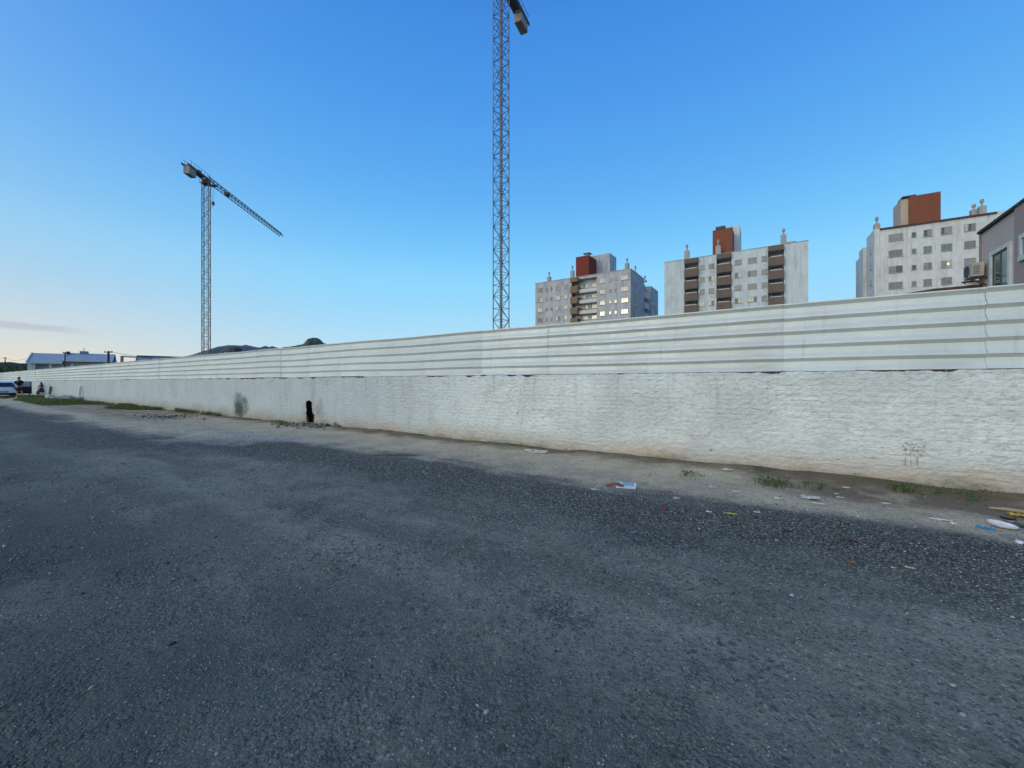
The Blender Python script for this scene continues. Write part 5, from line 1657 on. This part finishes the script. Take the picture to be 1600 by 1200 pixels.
def make_car():
    # local: +x forward (away), y to its left; the rear bumper at x=0
    cpt = gpt(5, 621.6)
    hd = math.atan2(WD.y, WD.x)
    t = thing('parked_car', 'silver hatchback parked beside the wall with its right door open', 'car', cpt, hd)
    W = .86
    # side outline (x,z) lofted across the width with tumblehome
    out = [(0.06, .30), (0.0, .42), (0.0, .62), (.06, .88), (.10, .96), (.42, 1.36), (.62, 1.46), (1.3, 1.52), (2.1, 1.48), (2.75, 1.05), (3.0, 1.00), (3.75, .88), (3.95, .70), (4.0, .42), (3.9, .28)]
    secs = [(-W, .0), (-W * .985, 0), (-W * .9, 0), (-W * .45, .02), (0, .03), (W * .45, .02), (W * .9, 0), (W * .985, 0), (W, 0)]
    vs = []; fs = []; n = len(out)
    for (y, bul) in secs:
        e = abs(y) / W
        for (x, z) in out:
            up = max(0, (z - .95) / .55)
            yy = y * (1 - .20 * up)
            rx = x + (.09 * e ** 4 if x < 2 else -.18 * e ** 4) * (1 if z < .95 else .6)
            zz = z - (.03 * e ** 4 if z > 1.2 else 0)
            if e == 1: zz = .34 + (zz - .34) * .985 if z < 1.0 else zz - .02
            vs.append((rx, yy, zz))
    for i in range(len(secs) - 1):
        for k in range(n):
            k2 = (k + 1) % n
            fs.append((i * n + k, i * n + k2, (i + 1) * n + k2, (i + 1) * n + k))
    fs.append(tuple(range(n - 1, -1, -1))); fs.append(tuple((len(secs) - 1) * n + k for k in range(n)))
    body = MB().add(vs, fs).build('body', M_SILVER, t)
    bv = body.modifiers.new('round', 'BEVEL'); bv.width = .03; bv.segments = 2; bv.limit_method = 'ANGLE'; bv.angle_limit = R(35)
    # rear window on the hatch slope, a hand proud of it
    a0, a1 = Vector((.085, 0, .985)), Vector((.40, 0, 1.345)); nrm = Vector((-(a1 - a0).z, 0, (a1 - a0).x)).normalized() * .014
    wv = []
    for (q, hw) in ((a0, .70), (a1, .58)):
        for s in (-1, 1): wv.append(q + nrm + Vector((.04, s * hw, 0)) * (1 if False else 1) - Vector((.04, 0, 0)))
    wv2 = [v - nrm * 2 for v in wv]
    rw = MB().add(wv + wv2, [(0, 2, 3, 1), (4, 5, 7, 6), (0, 1, 5, 4), (2, 6, 7, 3), (0, 4, 6, 2), (1, 3, 7, 5)]).build('rear_window', M_CGLASS, t)
    for s in (-1, 1):
        sw = [(.62, 1.02), (.75, 1.38), (2.05, 1.40), (2.6, 1.02)]
        y0 = s * W
        vv = [(x, s * (W * (1 - .20 * max(0, (z - .95) / .55)) + .012), z) for x, z in sw] + [(x, s * (W * (1 - .20 * max(0, (z - .95) / .55)) - .02), z) for x, z in sw]
        MB().add(vv, [(0, 1, 2, 3), (7, 6, 5, 4), (0, 4, 5, 1), (1, 5, 6, 2), (2, 6, 7, 3), (3, 7, 4, 0)]).build('side_window', M_CGLASS, t)
        tl = MB().box(-.012, .16, s * .62 if s > 0 else -.85, .85 if s > 0 else s * .62, .78, .95)
        tl.build('tail_light', M_TAIL, t)
        for x in (.75, 3.2):
            wh = thing  # wheels: tyre and rim
            ty = MB(); prof = [(.20, -.1), (.29, -.105), (.315, -.07), (.32, 0), (.315, .07), (.29, .105), (.20, .1)]
            ty.lathe(prof, (0, 0, 0), 24)
            ty.v = [(x + a, s * (W - .09) + c, .32 + b) for a, b, c in ty.v]
            wo = ty.build('wheel', M_TYRE, t, True)
            rm = MB().lathe([(.001, .02), (.06, .03), (.19, .0), (.205, .04), (.205, -.05)], (0, 0, 0), 20)
            rm.v = [(x + a, s * (W - .07) + s * c * 1.0, .32 + b) for a, b, c in rm.v]
            rm.build('rim', M_RIM, wo, True)
    bp = MB().box(-.03, .05, -.80, .80, .26, .44); bp.build('bumper', M_BLACK, t)
    MB().box(-.022, .02, -.28, .28, .50, .60).build('plate_recess', M_BLACK, t)
    MB().box(-.03, -.0225, -.2, .2, .51, .59).build('number_plate', plain('plate_grey', (0.30, 0.31, 0.33), .5), t)
    MB().bar((.04, -.1, 1.0), (.1, .25, 1.06), .02, .02).build('wiper', M_BLACK, rw)
    # open front right door, hinged at its leading edge (right side = -y)
    hx_, hy_ = 2.62, -.88
    ang = R(60)
    d = MB()
    def dp(l, z, o): return (hx_ - l * math.cos(ang) + o * math.sin(ang), hy_ - l * math.sin(ang) - o * math.cos(ang) * -1, z)
    def slab(mb, l0, l1, z0, z1, th):
        v = [dp(l, z, o) for z in (z0, z1) for o in (-th, th) for l in (l0, l1)]
        mb.add(v, [(0, 2, 3, 1), (4, 5, 7, 6), (0, 1, 5, 4), (2, 6, 7, 3), (0, 4, 6, 2), (1, 3, 7, 5)])
    slab(d, 0, 1.15, .30, .98, .05)
    slab(d, 0.1, .16, .98, 1.40, .03); slab(d, 1.09, 1.15, .98, 1.40, .03); slab(d, .1, 1.15, 1.40, 1.45, .03)
    do = d.build('door', plain('dark_door_trim', (0.025, 0.024, 0.032), .7), t)
    g = MB(); slab(g, .16, 1.09, .98, 1.40, .008)
    g.build('door_window', plain('pale_door_glass', (0.33, 0.40, 0.41), .1, 0, .6), do)
    h = MB(); slab(h, .9, 1.05, .82, .86, .07); h.build('door_handle', M_BLACK, do)


make_car()

# ------------------------------------------------------------------ camera, sky, sun
cam = bpy.data.cameras.new('camera'); co = bpy.data.objects.new('camera', cam); col.objects.link(co)
co.location = (0, 0, H); co.rotation_euler = (R(90), 0, 0)
cam.sensor_width = 36; cam.lens = 36 * F / 1600
cam.shift_y = -(600 - HY) / 1600.0
cam.clip_start = 0.05; cam.clip_end = 12000
sc.camera = co

SAZ = Vector((-0.78, -0.62, 0)).normalized(); SEL = R(7.0)
sun_dir = Vector((SAZ.x * math.cos(SEL), SAZ.y * math.cos(SEL), math.sin(SEL)))
wd = bpy.data.worlds.new('World'); sc.world = wd; wd.use_nodes = True
m = NT.__new__(NT); m.t = wd.node_tree; nt = wd.node_tree
bg = nt.nodes['Background']
sky = nt.nodes.new('ShaderNodeTexSky'); sky.sky_type = 'NISHITA'; sky.sun_disc = False
sky.sun_elevation = SEL; sky.sun_rotation = math.atan2(-SAZ.x, SAZ.y) * -1
dirv = m.vmath('NORMALIZE', m.n('TexCoord').outputs['Generated'])
sx = m.sep(dirv)
el = m.math('MAXIMUM', sx[2], 0.0)
cr = nt.nodes.new('ShaderNodeValToRGB'); m.put(cr.inputs[0], el)
stops = [(0.0, (196, 226, 236)), (0.08, (182, 224, 246)), (0.17, (152, 214, 250)), (0.235, (143, 215, 254)), (0.30, (122, 200, 251)),
         (0.405, (97, 176, 244)), (0.525, (81, 158, 236)), (0.62, (70, 146, 229)), (0.70, (64, 136, 220)), (1.0, (46, 108, 198))]
E = cr.color_ramp.elements
cr.color_ramp.interpolation = 'B_SPLINE'
E[0].position = 0; E[0].color = rgb(*stops[0][1]); E[1].position = 1; E[1].color = rgb(*stops[-1][1])
for q, c in stops[1:-1]:
    e = E.new(q); e.color = rgb(*c)
# warmer and paler towards the sunset side
ax = m.vmath('DOT_PRODUCT', dirv, tuple(SAZ))
warm = m.math('MULTIPLY', m.ramp(ax, -0.55, 0.75), m.math('POWER', m.math('SUBTRACT', 1.0, el), 11.0), clamp=True)
warm2 = m.ramp(ax, -0.35, 0.35, 0, 1)
wf_ = m.math('MULTIPLY', warm2, m.math('POWER', m.math('SUBTRACT', 1.0, el), 9.0), clamp=True)
skyc = cr.outputs[0]
pale = m.math('MULTIPLY', m.ramp(ax, -0.45, 0.5), 0.27)
pale = m.math('MULTIPLY', pale, m.ramp(el, 0.25, 0.6, 1.0, 0.35))
skyc = m.mix(pale, skyc, rgb(150, 166, 205))
skyc = m.mix(wf_, skyc, rgb(244, 224, 192))
# the bright band round the sun itself, behind the camera's left shoulder
gdir = Vector((SAZ.x * .94, SAZ.y * .94, .34))
glow = m.math('POWER', m.math('MAXIMUM', m.vmath('DOT_PRODUCT', dirv, tuple(gdir)), 0.0), 4.6)
skyc = m.mix(glow, skyc, (2.35, 2.42, 2.25, 1))
# thin mauve cloud low on the left
t_ = m.math('DIVIDE', sx[0], m.math('MAXIMUM', sx[1], 0.05))
yz = m.math('DIVIDE', sx[2], m.math('MAXIMUM', sx[1], 0.05))
cv = m.n('CombineXYZ'); m.put(cv.inputs[0], m.math('MULTIPLY', t_, 5.0)); m.put(cv.inputs[1], m.math('MULTIPLY', yz, 40.0))
cn_ = m.noise(cv.outputs[0], 1.0, 5, .6)
line = m.math('ADD', m.math('MULTIPLY', m.math('ADD', t_, 1.27), -0.098), 0.146)
dl = m.math('DIVIDE', m.math('SUBTRACT', yz, line), 0.0125)
dl = m.math('ADD', m.math('ABSOLUTE', dl), m.math('MULTIPLY', m.math('SUBTRACT', cn_, .5), 2.0))
cm = m.math('MULTIPLY', m.ramp(dl, .1, 1.0, 1, 0), m.math('MULTIPLY', m.ramp(t_, -1.16, -1.0, 1, 0), m.ramp(sx[1], 0.05, 0.2)))
skyc = m.mix(m.math('MULTIPLY', cm, .5), skyc, rgb(176, 176, 200))
hz = m.math('MULTIPLY', sky.outputs[0] if False else 0.0, 0.0)
add = m.mix(1.0, skyc, m.mix(1.0, sky.outputs[0], (0.006, 0.006, 0.006, 1), 'MULTIPLY'), 'ADD')
nt.links.new(add, bg.inputs[0]); bg.inputs[1].default_value = 1.0

sd = bpy.data.lights.new('sun', 'SUN'); so = bpy.data.objects.new('sun', sd); col.objects.link(so)
sd.energy = 0.32; sd.angle = R(9); sd.color = (1.0, 0.88, 0.64)
so.rotation_euler = sun_dir.to_track_quat('Z', 'Y').to_euler()

sc.view_settings.view_transform = 'Standard'; sc.view_settings.look = 'None'
sc.view_settings.exposure = 0; sc.view_settings.gamma = 1
sc.render.engine = 'CYCLES'
sc.cycles.max_bounces = 5; sc.cycles.diffuse_bounces = 3
sc.cycles.use_denoising = True
sc.cycles.denoiser = 'OPENIMAGEDENOISE'
sc.cycles.denoising_input_passes = 'RGB_ALBEDO_NORMAL'
sc.cycles.denoising_prefilter = 'ACCURATE'
